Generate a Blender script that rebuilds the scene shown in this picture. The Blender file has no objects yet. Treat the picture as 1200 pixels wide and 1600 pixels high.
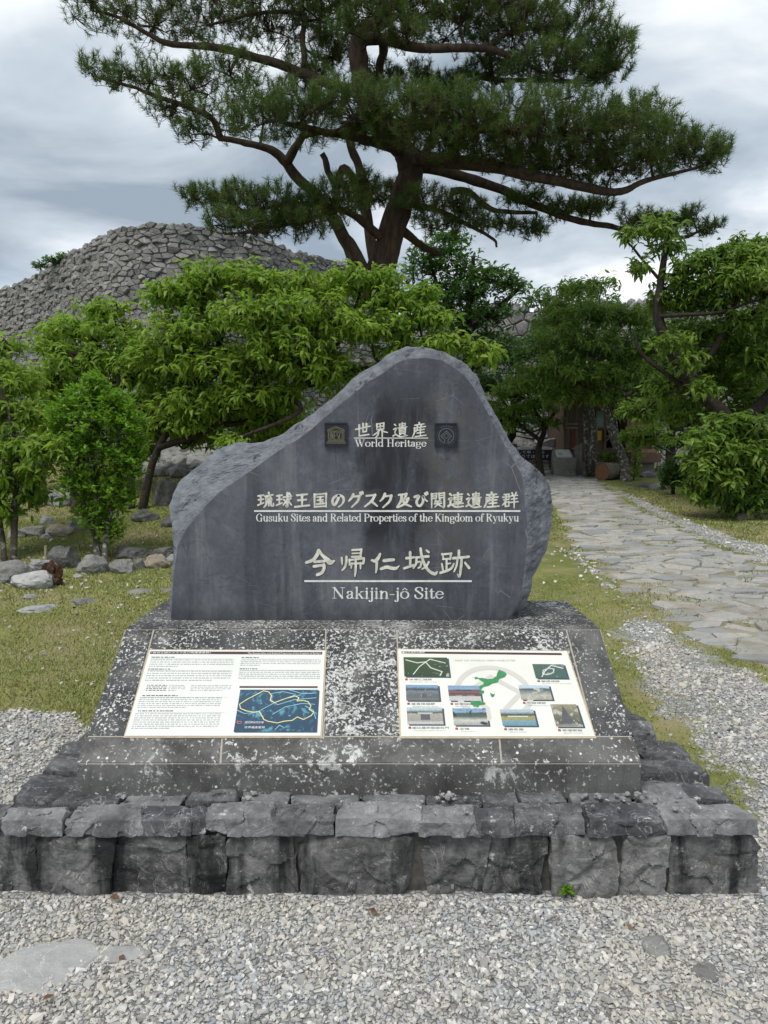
import bpy, bmesh, math, random
import numpy as np
from mathutils import Vector, Matrix, noise as mnoise
from mathutils.geometry import delaunay_2d_cdt, tessellate_polygon
random.seed(7); RNG = np.random.default_rng(7)
R = math.radians
SC = bpy.context.scene
COL = SC.collection

# ------------------------------------------------------------------ camera
PITCH = R(5.2); EYE = 1.6; FOC = 1155.0
cam_d = bpy.data.cameras.new('camera'); cam = bpy.data.objects.new('camera', cam_d); COL.objects.link(cam)
cam.location = (0, 0, EYE); cam.rotation_euler = (R(90) - PITCH, 0, 0)
cam_d.sensor_fit = 'HORIZONTAL'; cam_d.sensor_width = 36; cam_d.lens = FOC / 1200 * 36
cam_d.clip_start = 0.05; cam_d.clip_end = 3000
SC.camera = cam

# ------------------------------------------------------------------ sky, sun, exposure
SUN_EL, SUN_AZ = 62, 215           # degrees; azimuth clockwise from +Y (the view direction)
W = bpy.data.worlds.new('World'); SC.world = W; W.use_nodes = True
nt = W.node_tree; nt.nodes.clear()
def _n(t, **k):
    n = nt.nodes.new(t)
    for a, b in k.items(): setattr(n, a, b)
    return n
wo = _n('ShaderNodeOutputWorld'); bg = _n('ShaderNodeBackground'); bg.inputs['Strength'].default_value = 0.1
sky = _n('ShaderNodeTexSky', sky_type='NISHITA', sun_disc=False, sun_elevation=R(SUN_EL), sun_rotation=R(SUN_AZ))
tc = _n('ShaderNodeTexCoord'); sep = _n('ShaderNodeSeparateXYZ')
nt.links.new(tc.outputs['Generated'], sep.inputs[0])
zz = _n('ShaderNodeMath', operation='MAXIMUM'); zz.inputs[1].default_value = 0.0; nt.links.new(sep.outputs['Z'], zz.inputs[0])
za = _n('ShaderNodeMath', operation='ADD'); za.inputs[1].default_value = 0.16; nt.links.new(zz.outputs[0], za.inputs[0])
dx = _n('ShaderNodeMath', operation='DIVIDE'); nt.links.new(sep.outputs['X'], dx.inputs[0]); nt.links.new(za.outputs[0], dx.inputs[1])
dy = _n('ShaderNodeMath', operation='DIVIDE'); nt.links.new(sep.outputs['Y'], dy.inputs[0]); nt.links.new(za.outputs[0], dy.inputs[1])
cmb = _n('ShaderNodeCombineXYZ'); nt.links.new(dx.outputs[0], cmb.inputs[0]); nt.links.new(dy.outputs[0], cmb.inputs[1])
cmb.inputs[2].default_value = 3.7
n1 = _n('ShaderNodeTexNoise'); n1.inputs['Scale'].default_value = 1.3; n1.inputs['Detail'].default_value = 7; n1.inputs['Roughness'].default_value = 0.52; n1.inputs['Distortion'].default_value = 0.35
nt.links.new(cmb.outputs[0], n1.inputs['Vector'])
cr = _n('ShaderNodeValToRGB'); nt.links.new(n1.outputs['Fac'], cr.inputs[0])
K = 8.0
e = cr.color_ramp.elements
e[0].position = 0.36; e[0].color = (.31 * K, .375 * K, .45 * K, 1)
e[1].position = 0.63; e[1].color = (1.0 * K, 1.03 * K, 1.05 * K, 1)
m_ = cr.color_ramp.elements.new(0.50); m_.color = (.55 * K, .62 * K, .69 * K, 1)
n2 = _n('ShaderNodeTexNoise'); n2.inputs['Scale'].default_value = 0.9; n2.inputs['Detail'].default_value = 4
nt.links.new(cmb.outputs[0], n2.inputs['Vector'])
mr = _n('ShaderNodeMapRange'); mr.inputs['From Min'].default_value = 0.25; mr.inputs['From Max'].default_value = 0.45
mr.inputs['To Min'].default_value = 0.75; mr.inputs['To Max'].default_value = 1.0
nt.links.new(n2.outputs['Fac'], mr.inputs['Value'])
mx = _n('ShaderNodeMix', data_type='RGBA'); nt.links.new(mr.outputs[0], mx.inputs[0]); nt.links.new(sky.outputs[0], mx.inputs[6]); nt.links.new(cr.outputs[0], mx.inputs[7])
nt.links.new(mx.outputs[2], bg.inputs['Color']); nt.links.new(bg.outputs[0], wo.inputs[0])
sl = bpy.data.lights.new('sun', 'SUN'); sl.energy = 2.0; sl.angle = R(25); sl.color = (1, .965, .91)
sun = bpy.data.objects.new('sun', sl); COL.objects.link(sun)
_d = Vector((math.sin(R(SUN_AZ)) * math.cos(R(SUN_EL)), math.cos(R(SUN_AZ)) * math.cos(R(SUN_EL)), math.sin(R(SUN_EL))))
sun.rotation_euler = _d.to_track_quat('Z', 'Y').to_euler(); sun.location = (0, 0, 30)
VS = SC.view_settings; VS.view_transform = 'Standard'; VS.look = 'None'; VS.gamma = 1; VS.use_curve_mapping = False
VS.exposure = 0.52
SC.cycles.max_bounces = 6; SC.cycles.transparent_max_bounces = 8

# ------------------------------------------------------------------ measuring helpers (photo pixel -> place)
CP, SP = math.cos(PITCH), math.sin(PITCH)
def at(px, py, Y):
    xc = (px - 600) / FOC; yc = (800 - py) / FOC
    t = Y / (CP + yc * SP)
    return np.array((xc * t, Y, EYE + (-SP + yc * CP) * t))
def gz(px, py, z):
    xc = (px - 600) / FOC; yc = (800 - py) / FOC
    t = (z - EYE) / (-SP + yc * CP)
    return np.array((xc * t, (CP + yc * SP) * t, z))
def ss(a, b, x):
    t = np.clip((np.asarray(x, float) - a) / (b - a), 0, 1); return t * t * (3 - 2 * t)
# gradient noise, vectorised
_perm = np.random.default_rng(3).permutation(256); _perm = np.concatenate([_perm, _perm, _perm])
_grad = np.random.default_rng(4).normal(size=(256, 3)); _grad /= np.linalg.norm(_grad, axis=1)[:, None]
def pnoise(p):
    p = np.asarray(p, float); i = np.floor(p).astype(int); f = p - i; i &= 255
    u = f * f * f * (f * (f * 6 - 15) + 10); out = 0
    for a in (0, 1):
        for b in (0, 1):
            for c in (0, 1):
                h = _perm[_perm[_perm[(i[..., 0] + a) & 255] + ((i[..., 1] + b) & 255)] + ((i[..., 2] + c) & 255)]
                g = _grad[h]; d = g[..., 0] * (f[..., 0] - a) + g[..., 1] * (f[..., 1] - b) + g[..., 2] * (f[..., 2] - c)
                out = out + d * (u[..., 0] if a else 1 - u[..., 0]) * (u[..., 1] if b else 1 - u[..., 1]) * (u[..., 2] if c else 1 - u[..., 2])
    return out
def fbm(p, o=4, r=.5):
    p = np.asarray(p, float); s = 0; a = 1
    for k in range(o): s = s + a * pnoise(p * 2 ** k + 17.3 * k); a *= r
    return s
def ground(x, y):
    x = np.asarray(x, float); y = np.asarray(y, float)
    z = .20 * ss(2.55, 4.3, y) + .22 * ss(5, 14, y) + .45 * ss(9, 20.5, y)
    left = ss(1.0, -1.5, x - .10 * (y - 9))
    z = z + left * (.44 * ss(8.2, 12, y) + .16 * ss(11.5, 15, y))
    p = np.stack([x * .7, y * .7, np.zeros_like(x)], -1)
    z = z + .05 * pnoise(p) * ss(3.6, 6, y) + .012 * pnoise(p * 5) * ss(1.5, 3, y)
    return z
def hit(px, py):
    xc = (px - 600) / FOC; yc = (800 - py) / FOC; dy_, dz_ = CP + yc * SP, -SP + yc * CP
    t = np.arange(.8, 80, .02)
    d = EYE + dz_ * t - ground(xc * t, dy_ * t)
    k = np.argmax(d < 0) if (d < 0).any() else len(t) - 1
    return np.array((xc * t[k], dy_ * t[k], float(ground(xc * t[k], dy_ * t[k]))))

# ------------------------------------------------------------------ mesh helpers
def raw(name, V, F, mats, parent=None, smooth=False, mi=None, attrs=None):
    V = np.asarray(V, np.float32); me = bpy.data.meshes.new(name)
    if isinstance(F, np.ndarray):
        k = F.shape[1]; me.vertices.add(len(V)); me.vertices.foreach_set('co', V.ravel())
        me.loops.add(F.size); me.loops.foreach_set('vertex_index', F.astype(np.int32).ravel())
        me.polygons.add(len(F)); me.polygons.foreach_set('loop_start', np.arange(0, F.size, k, dtype=np.int32))
        me.polygons.foreach_set('loop_total', np.full(len(F), k, np.int32))
        me.update(calc_edges=True)
    else:
        me.from_pydata([tuple(map(float, v)) for v in V], [], [tuple(map(int, f)) for f in F]); me.update()
    for m in (mats if isinstance(mats, (list, tuple)) else [mats]): me.materials.append(m)
    if mi is not None: me.polygons.foreach_set('material_index', np.asarray(mi, np.int32))
    me.polygons.foreach_set('use_smooth', np.full(len(me.polygons), bool(smooth)))
    if attrs:
        for an, av in attrs.items():
            a = me.attributes.new(an, 'FLOAT', 'POINT'); a.data.foreach_set('value', np.asarray(av, np.float32))
    o = bpy.data.objects.new(name, me); COL.objects.link(o)
    if parent is not None:
        o.parent = parent
        o.location = -Vector(parent.get('base', (0, 0, 0)))   # parent empties sit at the thing's base; geometry is in world units
    return o
class MB:
    def __init__(s): s.v = []; s.f = []; s.m = []; s.n = 0
    def add(s, V, F, m=0):
        V = np.asarray(V, float); s.v.append(V); s.f += [tuple(int(i) + s.n for i in f) for f in F]; s.m += [m] * len(F); s.n += len(V)
    def box(s, a, b, m=0):
        (x0, y0, z0), (x1, y1, z1) = a, b
        V = [(x0, y0, z0), (x1, y0, z0), (x1, y1, z0), (x0, y1, z0), (x0, y0, z1), (x1, y0, z1), (x1, y1, z1), (x0, y1, z1)]
        s.add(V, [(3, 2, 1, 0), (4, 5, 6, 7), (0, 1, 5, 4), (1, 2, 6, 5), (2, 3, 7, 6), (3, 0, 4, 7)], m)
    def tube(s, P, rad, k=6, m=0, caps=True):
        P = np.asarray(P, float); n = len(P); rad = np.broadcast_to(np.asarray(rad, float), (n,))
        T = np.gradient(P, axis=0) if n > 2 else np.repeat((P[1] - P[0])[None], 2, 0)
        T /= np.linalg.norm(T, axis=1)[:, None] + 1e-9
        ref = np.array((.37, .83, .42)); A = np.cross(T, ref); A /= np.linalg.norm(A, axis=1)[:, None] + 1e-9; B = np.cross(T, A)
        an = np.linspace(0, 2 * np.pi, k, endpoint=False)
        V = P[:, None] + rad[:, None, None] * (A[:, None] * np.cos(an)[None, :, None] + B[:, None] * np.sin(an)[None, :, None])
        F = [(i * k + j, i * k + (j + 1) % k, (i + 1) * k + (j + 1) % k, (i + 1) * k + j) for i in range(n - 1) for j in range(k)]
        if caps: F += [tuple(range(k - 1, -1, -1)), tuple(range((n - 1) * k, n * k))]
        s.add(V.reshape(-1, 3), F, m)
    def build(s, name, mats, parent=None, smooth=False):
        return raw(name, np.concatenate(s.v), s.f, mats, parent, smooth, s.m)
def tag(o, label, cat, group=None, kind=None):
    o['label'] = label; o['category'] = cat
    if group: o['group'] = group
    if kind: o['kind'] = kind
    return o
def thing(name, label, cat, loc=(0, 0, 0), group=None):
    o = bpy.data.objects.new(name, None); COL.objects.link(o); o.location = tuple(map(float, loc)); o['base'] = tuple(map(float, loc)); o.empty_display_size = .2
    return tag(o, label, cat, group)
def catmull(P, n):
    P = np.asarray(P, float)
    if len(P) < 3: return P[0] + (P[-1] - P[0]) * np.linspace(0, 1, n)[:, None]
    Q = np.vstack([2 * P[0] - P[1], P, 2 * P[-1] - P[-2]]); out = []
    for u in np.linspace(0, len(P) - 1, n):
        i = min(int(u), len(P) - 2); t = u - i; a, b, c, d = Q[i:i + 4]
        out.append(.5 * (2 * b + (c - a) * t + (2 * a - 5 * b + 4 * c - d) * t * t + (3 * b - a - 3 * c + d) * t ** 3))
    return np.array(out)

# ------------------------------------------------------------------ material helpers
class G:
    """small node-graph writer"""
    def __init__(s, name):
        s.mat = bpy.data.materials.new(name); s.mat.use_nodes = True; s.t = s.mat.node_tree; s.t.nodes.clear()
        s.out = s.t.nodes.new('ShaderNodeOutputMaterial'); s.p = s.t.nodes.new('ShaderNodeBsdfPrincipled')
        s.t.links.new(s.p.outputs[0], s.out.inputs[0]); s.p.inputs['Roughness'].default_value = .85
        s.p.inputs['Specular IOR Level'].default_value = .3
    def node(s, t, ins=None, **k):
        n = s.t.nodes.new(t)
        for a, b in k.items(): setattr(n, a, b)
        for a, b in (ins or {}).items(): s.put(n.inputs[a], b)
        return n
    def put(s, sock, v):
        if hasattr(v, 'is_output') and v.is_output: s.t.links.new(v, sock)
        elif isinstance(v, (tuple, list)) and len(v) == 3 and sock.type == 'RGBA': sock.default_value = (*v, 1)
        else: sock.default_value = v
    def obj(s): return s.node('ShaderNodeTexCoord').outputs['Object']
    def scaled(s, v, sc, rot=(0, 0, 0), loc=(0, 0, 0)):
        return s.node('ShaderNodeMapping', {'Vector': v, 'Scale': sc, 'Rotation': rot, 'Location': loc}).outputs[0]
    def noise(s, v, scale, det=5, rough=.55, dist=0): return s.node('ShaderNodeTexNoise', {'Vector': v, 'Scale': scale, 'Detail': det, 'Roughness': rough, 'Distortion': dist}).outputs['Fac']
    def voro(s, v, scale, feat='F1', out='Distance', rnd=1): return s.node('ShaderNodeTexVoronoi', {'Vector': v, 'Scale': scale, 'Randomness': rnd}, feature=feat).outputs[out]
    def rng(s, v, a, b, c=0., d=1.): return s.node('ShaderNodeMapRange', {'Value': v, 'From Min': a, 'From Max': b, 'To Min': c, 'To Max': d}).outputs[0]
    def math(s, op, a, b=0., c=0.): return s.node('ShaderNodeMath', {0: a, 1: b, 2: c}, operation=op).outputs[0]
    def mix(s, f, a, b, bt='MIX'): return s.node('ShaderNodeMix', {0: f, 6: a, 7: b}, data_type='RGBA', blend_type=bt).outputs[2]
    def ramp(s, f, stops):
        n = s.node('ShaderNodeValToRGB', {0: f}); el = n.color_ramp.elements
        while len(el) < len(stops): el.new(.5)
        for e_, (p, c) in zip(el, stops): e_.position = p; e_.color = (*c, 1) if len(c) == 3 else c
        return n.outputs[0]
    def attr(s, n): return s.node('ShaderNodeAttribute', attribute_name=n).outputs['Fac']
    def island(s): return s.node('ShaderNodeNewGeometry').outputs['Random Per Island']
    def bump(s, h, st=.5, d=.01): s.put(s.p.inputs['Normal'], s.node('ShaderNodeBump', {'Height': h, 'Strength': st, 'Distance': d}).outputs[0])
    def base(s, c): s.put(s.p.inputs['Base Color'], c); return s
    def rough(s, r): s.put(s.p.inputs['Roughness'], r); return s
def flat(name, c, r=.7, var=.12, sc=40):
    g = G(name); n = g.noise(g.obj(), sc, 4)
    g.base(g.mix(g.rng(n, .3, .7), tuple(x * (1 - var) for x in c), tuple(min(1, x * (1 + var)) for x in c))).rough(r); return g.mat
def leaf_mat(name, dark, mid, light, trans=.3, rough=.45):
    g = G(name); r = g.island(); n = g.noise(g.obj(), .9, 3)
    f = g.math('MULTIPLY_ADD', g.rng(n, .3, .7), .55, g.math('MULTIPLY', r, .45))
    c = g.ramp(f, [(0.0, dark), (.5, mid), (1.0, light)])
    g.base(c).rough(rough); g.p.inputs['Specular IOR Level'].default_value = .35
    tr = g.node('ShaderNodeBsdfTranslucent', {'Color': g.mix(.5, c, (light[0] * 1.1, min(1, light[1] * 1.5), light[2] * 1.2))})
    ms = g.node('ShaderNodeMixShader', {0: trans}); g.t.links.new(g.p.outputs[0], ms.inputs[1]); g.t.links.new(tr.outputs[0], ms.inputs[2])
    g.t.links.new(ms.outputs[0], g.out.inputs[0]); return g.mat
def bark_mat(name, a, b, sc=(18, 18, 4), pale=None, psc=7):
    g = G(name); v = g.scaled(g.obj(), sc); n = g.noise(v, 1.0, 6, .65); c = g.ramp(n, [(.3, a), (.7, b)])
    if pale: c = g.mix(g.rng(g.noise(g.obj(), psc, 5, .65), .54, .6), c, pale)
    g.base(c).rough(.95); g.bump(n, 1., .04); return g.mat
def rock_mat(name, dark, mid, light, lichen=None, sc=1., lic=(.60, .66), stain=0):
    g = G(name); o = g.obj(); r = g.math('ADD', g.math('MULTIPLY', g.island(), .5), g.math('MULTIPLY', g.node('ShaderNodeObjectInfo').outputs['Random'], .9))
    n = g.noise(o, 3.2 * sc, 8, .62, .3); n2 = g.noise(o, 22 * sc, 6, .65)
    f = g.math('MULTIPLY_ADD', n, .62, g.math('MULTIPLY_ADD', n2, .3, g.math('MULTIPLY', g.math('SUBTRACT', r, .45), .26)))
    c = g.ramp(f, [(.27, dark), (.46, mid), (.72, light)])
    vn = g.math('ABSOLUTE', g.math('SUBTRACT', g.noise(o, 5 * sc, 5, .6, 1.2), .5))
    c = g.mix(g.rng(vn, .010, 0., 0., .7), c, tuple(min(1, x * 1.5) for x in light))
    if stain:
        s_ = g.noise(g.scaled(o, (7, 7, 1.1)), 1., 5, .6); c = g.mix(g.rng(s_, .50, .62, 0., stain), c, (.02, .02, .021))
    if lichen: c = g.mix(g.rng(g.noise(o, 14 * sc, 7, .7), *lic), c, lichen)
    g.base(c).rough(.88)
    g.bump(g.math('ADD', n2, g.math('MULTIPLY', n, 1.5)), .8, .012); return g.mat

# ------------------------------------------------------------------ materials
M = {}
M['granite'] = None
def granite(name, fleck, lo, hi, brown, base=(.038, .038, .042)):
    g = G(name); o = g.obj()
    n = g.noise(o, 9, 6, .6); sp = g.noise(o, 160, 3, .7)
    c = g.ramp(g.math('MULTIPLY_ADD', n, .6, g.math('MULTIPLY', sp, .4)), [(.32, tuple(x * .55 for x in base)), (.52, base), (.72, tuple(x * 2.3 for x in base))])
    c = g.mix(g.rng(g.noise(o, 3.5, 5, .6), .42, .68, 0., brown), c, (.165, .165, .16))
    w = g.math('ADD', g.noise(o, 4., 5, .65), g.rng(g.math('ABSOLUTE', g.math('SUBTRACT', g.node('ShaderNodeSeparateXYZ', {0: o}).outputs[0], -.06)), .12, .30, .09, .0))                                    # where the lichen has spread
    fl = g.noise(o, fleck, 5, .62, .5)
    lf = g.math('ADD', fl, g.rng(w, .36, .70, -.025, .09))
    lc = g.mix(g.noise(o, 31, 4, .7), (.34, .34, .33), (.74, .74, .71)); c = g.mix(g.rng(lf, lo, hi), c, lc)
    bl = g.math('ADD', g.noise(o, 15, 9, .72, .8), g.rng(w, .40, .70, -.085, .105)); c = g.mix(g.rng(bl, .60, .68, 0., .9), c, lc)
    c = g.mix(g.rng(g.voro(o, 26, 'F1'), .16, .11, 0., 1.), c, g.mix(g.rng(g.noise(o, 11, 2), .5, .52), c, (.66, .66, .63)))
    sm = g.noise(g.scaled(o, (6, 6, 2.2)), 1., 7, .68, .6); c = g.mix(g.rng(sm, .52, .68, 0., .7), c, (.026, .025, .024)); c = g.mix(g.rng(g.noise(o, 7, 7, .7, .4), .55, .70, 0., .5), c, (.24, .23, .21))
    g.base(c).rough(.8); g.bump(g.math('ADD', sp, lf), .35, .004); return g.mat
M['granite_top'] = granite('granite_lichen_slope', 84, .578, .63, .5, (.046, .046, .049))
M['granite_low'] = granite('granite_worn_plinth', 64, .618, .69, .9, (.078, .076, .073))
M['joint'] = flat('mortar_joint', (.36, .33, .27), .9)
M['stone'] = rock_mat('platform_limestone', (.016, .0155, .016), (.058, .057, .056), (.23, .228, .222), (.44, .43, .41), 1.6, (.62, .70), .95)
M['cap'] = rock_mat('capping_limestone', (.024, .025, .027), (.068, .070, .075), (.24, .242, .245), (.46, .46, .45), 1.6, (.61, .67), .4)
M['mortar'] = flat('dark_mortar', (.085, .080, .072), .95, .4, 30)
M['rock_pale'] = rock_mat('pale_rock', (.10, .10, .10), (.21, .21, .21), (.38, .38, .37))
M['rock_grey'] = rock_mat('grey_rock', (.05, .05, .05), (.12, .12, .118), (.25, .245, .23))
M['rock_dark'] = rock_mat('dark_rock', (.03, .032, .03), (.085, .085, .08), (.17, .165, .15))
M['rock_tan'] = rock_mat('tan_rock', (.09, .07, .05), (.2, .16, .12), (.33, .29, .24))
M['wallstone'] = rock_mat('castle_limestone', (.085, .083, .083), (.18, .177, .173), (.34, .33, .315), (.33, .31, .27), .5, (.60, .70))
M['wallgap'] = flat('wall_gap', (.03, .03, .03), 1.)
M['white'] = flat('white_paint', (.72, .72, .68), .6, .12)
M['cream'] = flat('cream_engraving', (.64, .63, .54), .7, .22, 55)

# slab of dark slate
def slate(name, rough_edge):
    g = G(name); o = g.obj(); sx = g.node('ShaderNodeSeparateXYZ', {0: o})
    n = g.noise(o, 2.2, 7, .6, .4)
    c = g.ramp(n, [(.30, (.056, .062, .077)), (.52, (.086, .094, .112)), (.75, (.135, .143, .16))])
    fine = g.noise(o, 60, 5, .6)
    c = g.mix(g.rng(fine, .35, .7, .0, .22), c, (.20, .205, .215))
    if rough_edge:
        c = g.mix(g.rng(g.noise(o, 14, 6, .65), .40, .64, .25, .9), c, (.22, .235, .26))
        c = g.mix(g.rng(g.noise(o, 9, 5, .7, .6), .60, .64, 0., .75), c, (.03, .03, .035))
    else:
        c = g.mix(g.rng(g.noise(o, 26, 6, .7), .40, .68, 0., .45), c, (.06, .065, .076)); c = g.mix(g.rng(g.noise(o, 11, 6, .7, .5), .52, .70, 0., .5), c, (.19, .197, .21))
        st = g.noise(g.scaled(o, (8.5, 1, .9)), 1., 6, .6)                              # rain streaks
        c = g.mix(g.rng(st, .49, .68, 0., .62), c, (.042, .045, .053))
        st2 = g.noise(g.scaled(o, (15, 1, 1.3), loc=(3, 0, 1)), 1., 5, .6)
        c = g.mix(g.rng(st2, .54, .70, 0., .38), c, (.24, .245, .255))
        # dark run-off below the peak
        cx = g.math('ADD', g.math('SUBTRACT', sx.outputs[0], .085), g.math('MULTIPLY', g.math('SUBTRACT', g.noise(g.scaled(o, (2, 1, 3)), 1.4, 4), .5), .55))
        band = g.rng(g.math('ABSOLUTE', cx), .11, .20, 1., 0.)
        hz = g.math('MULTIPLY', g.rng(sx.outputs[2], .98, 1.20, 0., 1.), g.rng(sx.outputs[2], 1.93, 1.74, 0., 1.))
        c = g.mix(g.math('MULTIPLY', g.math('MULTIPLY', band, hz), g.rng(g.noise(g.scaled(o, (11, 1, 2.2)), 1, 6, .65), .34, .52, .35, 1.)), c, (.022, .023, .028))
        c = g.mix(g.math('MULTIPLY', g.rng(g.math('ABSOLUTE', g.math('SUBTRACT', cx, .22)), .05, .13, .7, 0.), g.math('MULTIPLY', hz, g.rng(g.noise(o, 12, 6, .7), .42, .6))), c, (.085, .078, .066))
        c = g.mix(g.rng(g.math('ADD', sx.outputs[2], g.math('MULTIPLY', g.noise(o, 18, 5, .7), .14)), .94, .79, 0., .85), c, (.022, .023, .025))   # dark foot
        # scratches and calcite veins
        for k, (sc, rot, w_, s_) in enumerate([((1.1, .02, 2.4), (0, .7, 0), .004, .6), ((2.6, .02, 1.0), (0, -.4, 0), .0035, .6), ((1.2, .02, 3.4), (0, -1.0, 0), .003, .5)]):
            v = g.scaled(o, sc, rot, (k * 3.1, 0, k)); l = g.voro(v, 1.9, 'DISTANCE_TO_EDGE')
            msk = g.rng(g.noise(o, 4 + k, 3), .55, .65)
            c = g.mix(g.math('MULTIPLY', g.rng(l, w_, 0., 0., s_), msk), c, (.36, .37, .38))
    v2 = g.math('ABSOLUTE', g.math('SUBTRACT', g.noise(o, 3.1, 4, .55, .6), .5))
    c = g.mix(g.rng(v2, .004, 0., 0., .35), c, (.015, .015, .017))
    g.base(c).rough(.62 if not rough_edge else .85); g.p.inputs['Specular IOR Level'].default_value = .3
    if rough_edge: g.bump(g.math('ADD', g.noise(o, 16, 8, .7), g.math('MULTIPLY', fine, .5)), .9, .02)
    else: g.bump(fine, .12, .002)
    return g.mat
M['slate'] = slate('slate_face', False); M['slate_edge'] = slate('slate_broken_edge', True)

# ------------------------------------------------------------------ generic rock shapes
def rough_block(c8, n=(14, 6, 6), amp=.012, rnd=.2, seed=0, freq=7., chips=3, nf=0, ntp=0):
    """box through eight corners (x fastest, then y, then z), rounded and broken"""
    c8 = np.asarray(c8, float).reshape(2, 2, 2, 3)          # [z][y][x]
    rs = np.random.default_rng(seed); key = {}; V = []; F = []
    def vid(i, j, k):
        q = (i, j, k)
        if q not in key: key[q] = len(V); V.append((i / n[0], j / n[1], k / n[2]))
        return key[q]
    for a, b, fix in ((0, 1, 2), (1, 2, 0), (2, 0, 1)):
        for side in (0, n[fix]):
            for i in range(n[a]):
                for j in range(n[b]):
                    q = []
                    for di, dj in ((0, 0), (1, 0), (1, 1), (0, 1)):
                        t = [0, 0, 0]; t[a] = i + di; t[b] = j + dj; t[fix] = side; q.append(vid(*t))
                    F.append(q if side else q[::-1])
    U = np.array(V); C = U * 2 - 1
    # squash the corners in
    s = np.abs(C); m2 = np.sort(s, axis=1)[:, 1] * np.sort(s, axis=1)[:, 2]
    C2 = C * (1 - rnd * .5 * (m2 ** 4))[:, None]
    for q_ in range(chips + nf + ntp):
        d = rs.normal(size=3); d /= np.linalg.norm(d)
        if q_ >= chips:                              # broad flat breaks on the front, then on the top
            if q_ < chips + nf and q_ >= chips + nf - 2:   # a broken corner of the face
                d = np.array((rs.choice((-1, 1)) * rs.uniform(.7, 1.), -.15, rs.choice((-1, 1)) * rs.uniform(.7, 1.))); d /= np.linalg.norm(d); C2 = C2 - np.maximum(C2 @ d - np.abs(d).sum() * rs.uniform(.76, .93), 0)[:, None] * d; continue
            d = np.array((rs.normal() * .16, -1., rs.normal() * .16)) if q_ < chips + nf else np.array((rs.normal() * .12, rs.normal() * .12, 1.))
            d /= np.linalg.norm(d); C2 = C2 - np.maximum(C2 @ d - np.abs(d).sum() * rs.uniform(.76, .95), 0)[:, None] * d; continue
        lim = (.86 + .14 * rs.random()) * np.abs(d).sum() * .92
        q = C2 @ d; C2 = C2 - np.maximum(q - lim, 0)[:, None] * d
    U = (C2 + 1) / 2; x, y, z = U[:, 0:1], U[:, 1:2], U[:, 2:3]
    P = 0
    for k in (0, 1):
        for j in (0, 1):
            for i in (0, 1):
                P = P + c8[k, j, i] * (x if i else 1 - x) * (y if j else 1 - y) * (z if k else 1 - z)
    c0 = P.mean(0); D = P - c0; D /= np.linalg.norm(D, axis=1)[:, None] + 1e-9
    off = seed * 3.77
    nn = fbm(P * freq + off, 4, .55); rid = np.abs(pnoise(P * freq * 1.7 + off + 9)) 
    lay = np.stack([P[:, 0] * 2, P[:, 1] * 2, P[:, 2] * 30], 1)
    # broken facets: every patch of the surface is tilted its own way
    k = max(5, int(len(P) / 260)); cc = P[rs.choice(len(P), k, False)]; tl = rs.normal(size=(k, 3)) * .30; of = rs.normal(size=k)
    d2 = ((P[:, None] - cc[None]) ** 2).sum(-1) * (1 + .5 * pnoise(P * 25 + off))[:, None]; nr = np.argmin(d2, 1)
    fac = ((P - cc[nr]) * tl[nr]).sum(1) + of[nr] * amp * .22
    P = P + D * (amp * (nn * 1.1 - rid * .8 + .4 * pnoise(lay + off)) + np.clip(fac, -amp * .9, amp * .5))[:, None]
    return P, F
def boulder(loc, sx, sy, sz, seed=0, rot=0., cuts=9, sub=3, amp=.10, sink=.25):
    bm = bmesh.new(); bmesh.ops.create_icosphere(bm, subdivisions=sub, radius=1); V = np.array([v.co[:] for v in bm.verts]); F = [[v.index for v in f.verts] for f in bm.faces]; bm.free()
    rs = np.random.default_rng(seed + 100)
    for _ in range(cuts):
        d = rs.normal(size=3); d[2] = abs(d[2]) * .8; d /= np.linalg.norm(d); lim = .55 + .35 * rs.random()
        V = V - np.maximum(V @ d - lim, 0)[:, None] * d
    nrm = V / (np.linalg.norm(V, axis=1)[:, None] + 1e-9)
    V = V + nrm * (amp * (fbm(V * 2.2 + seed * 5.1, 4) - .6 * np.abs(pnoise(V * 4 + seed))))[:, None]
    V /= np.abs(V).max(0)
    c, s = math.cos(rot), math.sin(rot); V = V * (sx / 2, sy / 2, sz * (.5 + sink / 2) )
    V = np.stack([V[:, 0] * c - V[:, 1] * s, V[:, 0] * s + V[:, 1] * c, V[:, 2]], 1)
    V[:, 2] += -V[:, 2].min() - sz * sink
    return V + np.asarray(loc), F
def voronoi_cells(U0, U1, V0, V1, du, dv, jit=.42, seed=0):
    rs = np.random.default_rng(seed); nu = int((U1 - U0) / du) + 3; nv = int((V1 - V0) / dv) + 3
    S = {}
    for j in range(-1, nv):
        for i in range(-1, nu):
            S[i, j] = np.array((U0 + (i + (.5 if j % 2 else 0) + rs.uniform(-jit, jit)) * du, V0 + (j + rs.uniform(-jit, jit) * .8) * dv))
    out = []; sc = np.array((1 / du, 1 / dv))
    for (i, j), p in S.items():
        if not (U0 <= p[0] <= U1 and V0 <= p[1] <= V1): continue
        P = p * sc; poly = [P + q for q in ((-1.6, -1.6), (1.6, -1.6), (1.6, 1.6), (-1.6, 1.6))]
        for dj in range(-2, 3):
            for di in range(-2, 3):
                if (di or dj) and (i + di, j + dj) in S:
                    Q = S[i + di, j + dj] * sc; n = Q - P; m = (P + Q) / 2; new = []
                    for k in range(len(poly)):
                        a, b = poly[k], poly[(k + 1) % len(poly)]; da, db = (a - m) @ n, (b - m) @ n
                        if da <= 0: new.append(a)
                        if da * db < 0: new.append(a + (b - a) * da / (da - db))
                    poly = new
                    if len(poly) < 3: break
            if len(poly) < 3: break
        if len(poly) >= 3: out.append((p, np.array(poly) / sc))
    return out
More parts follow.
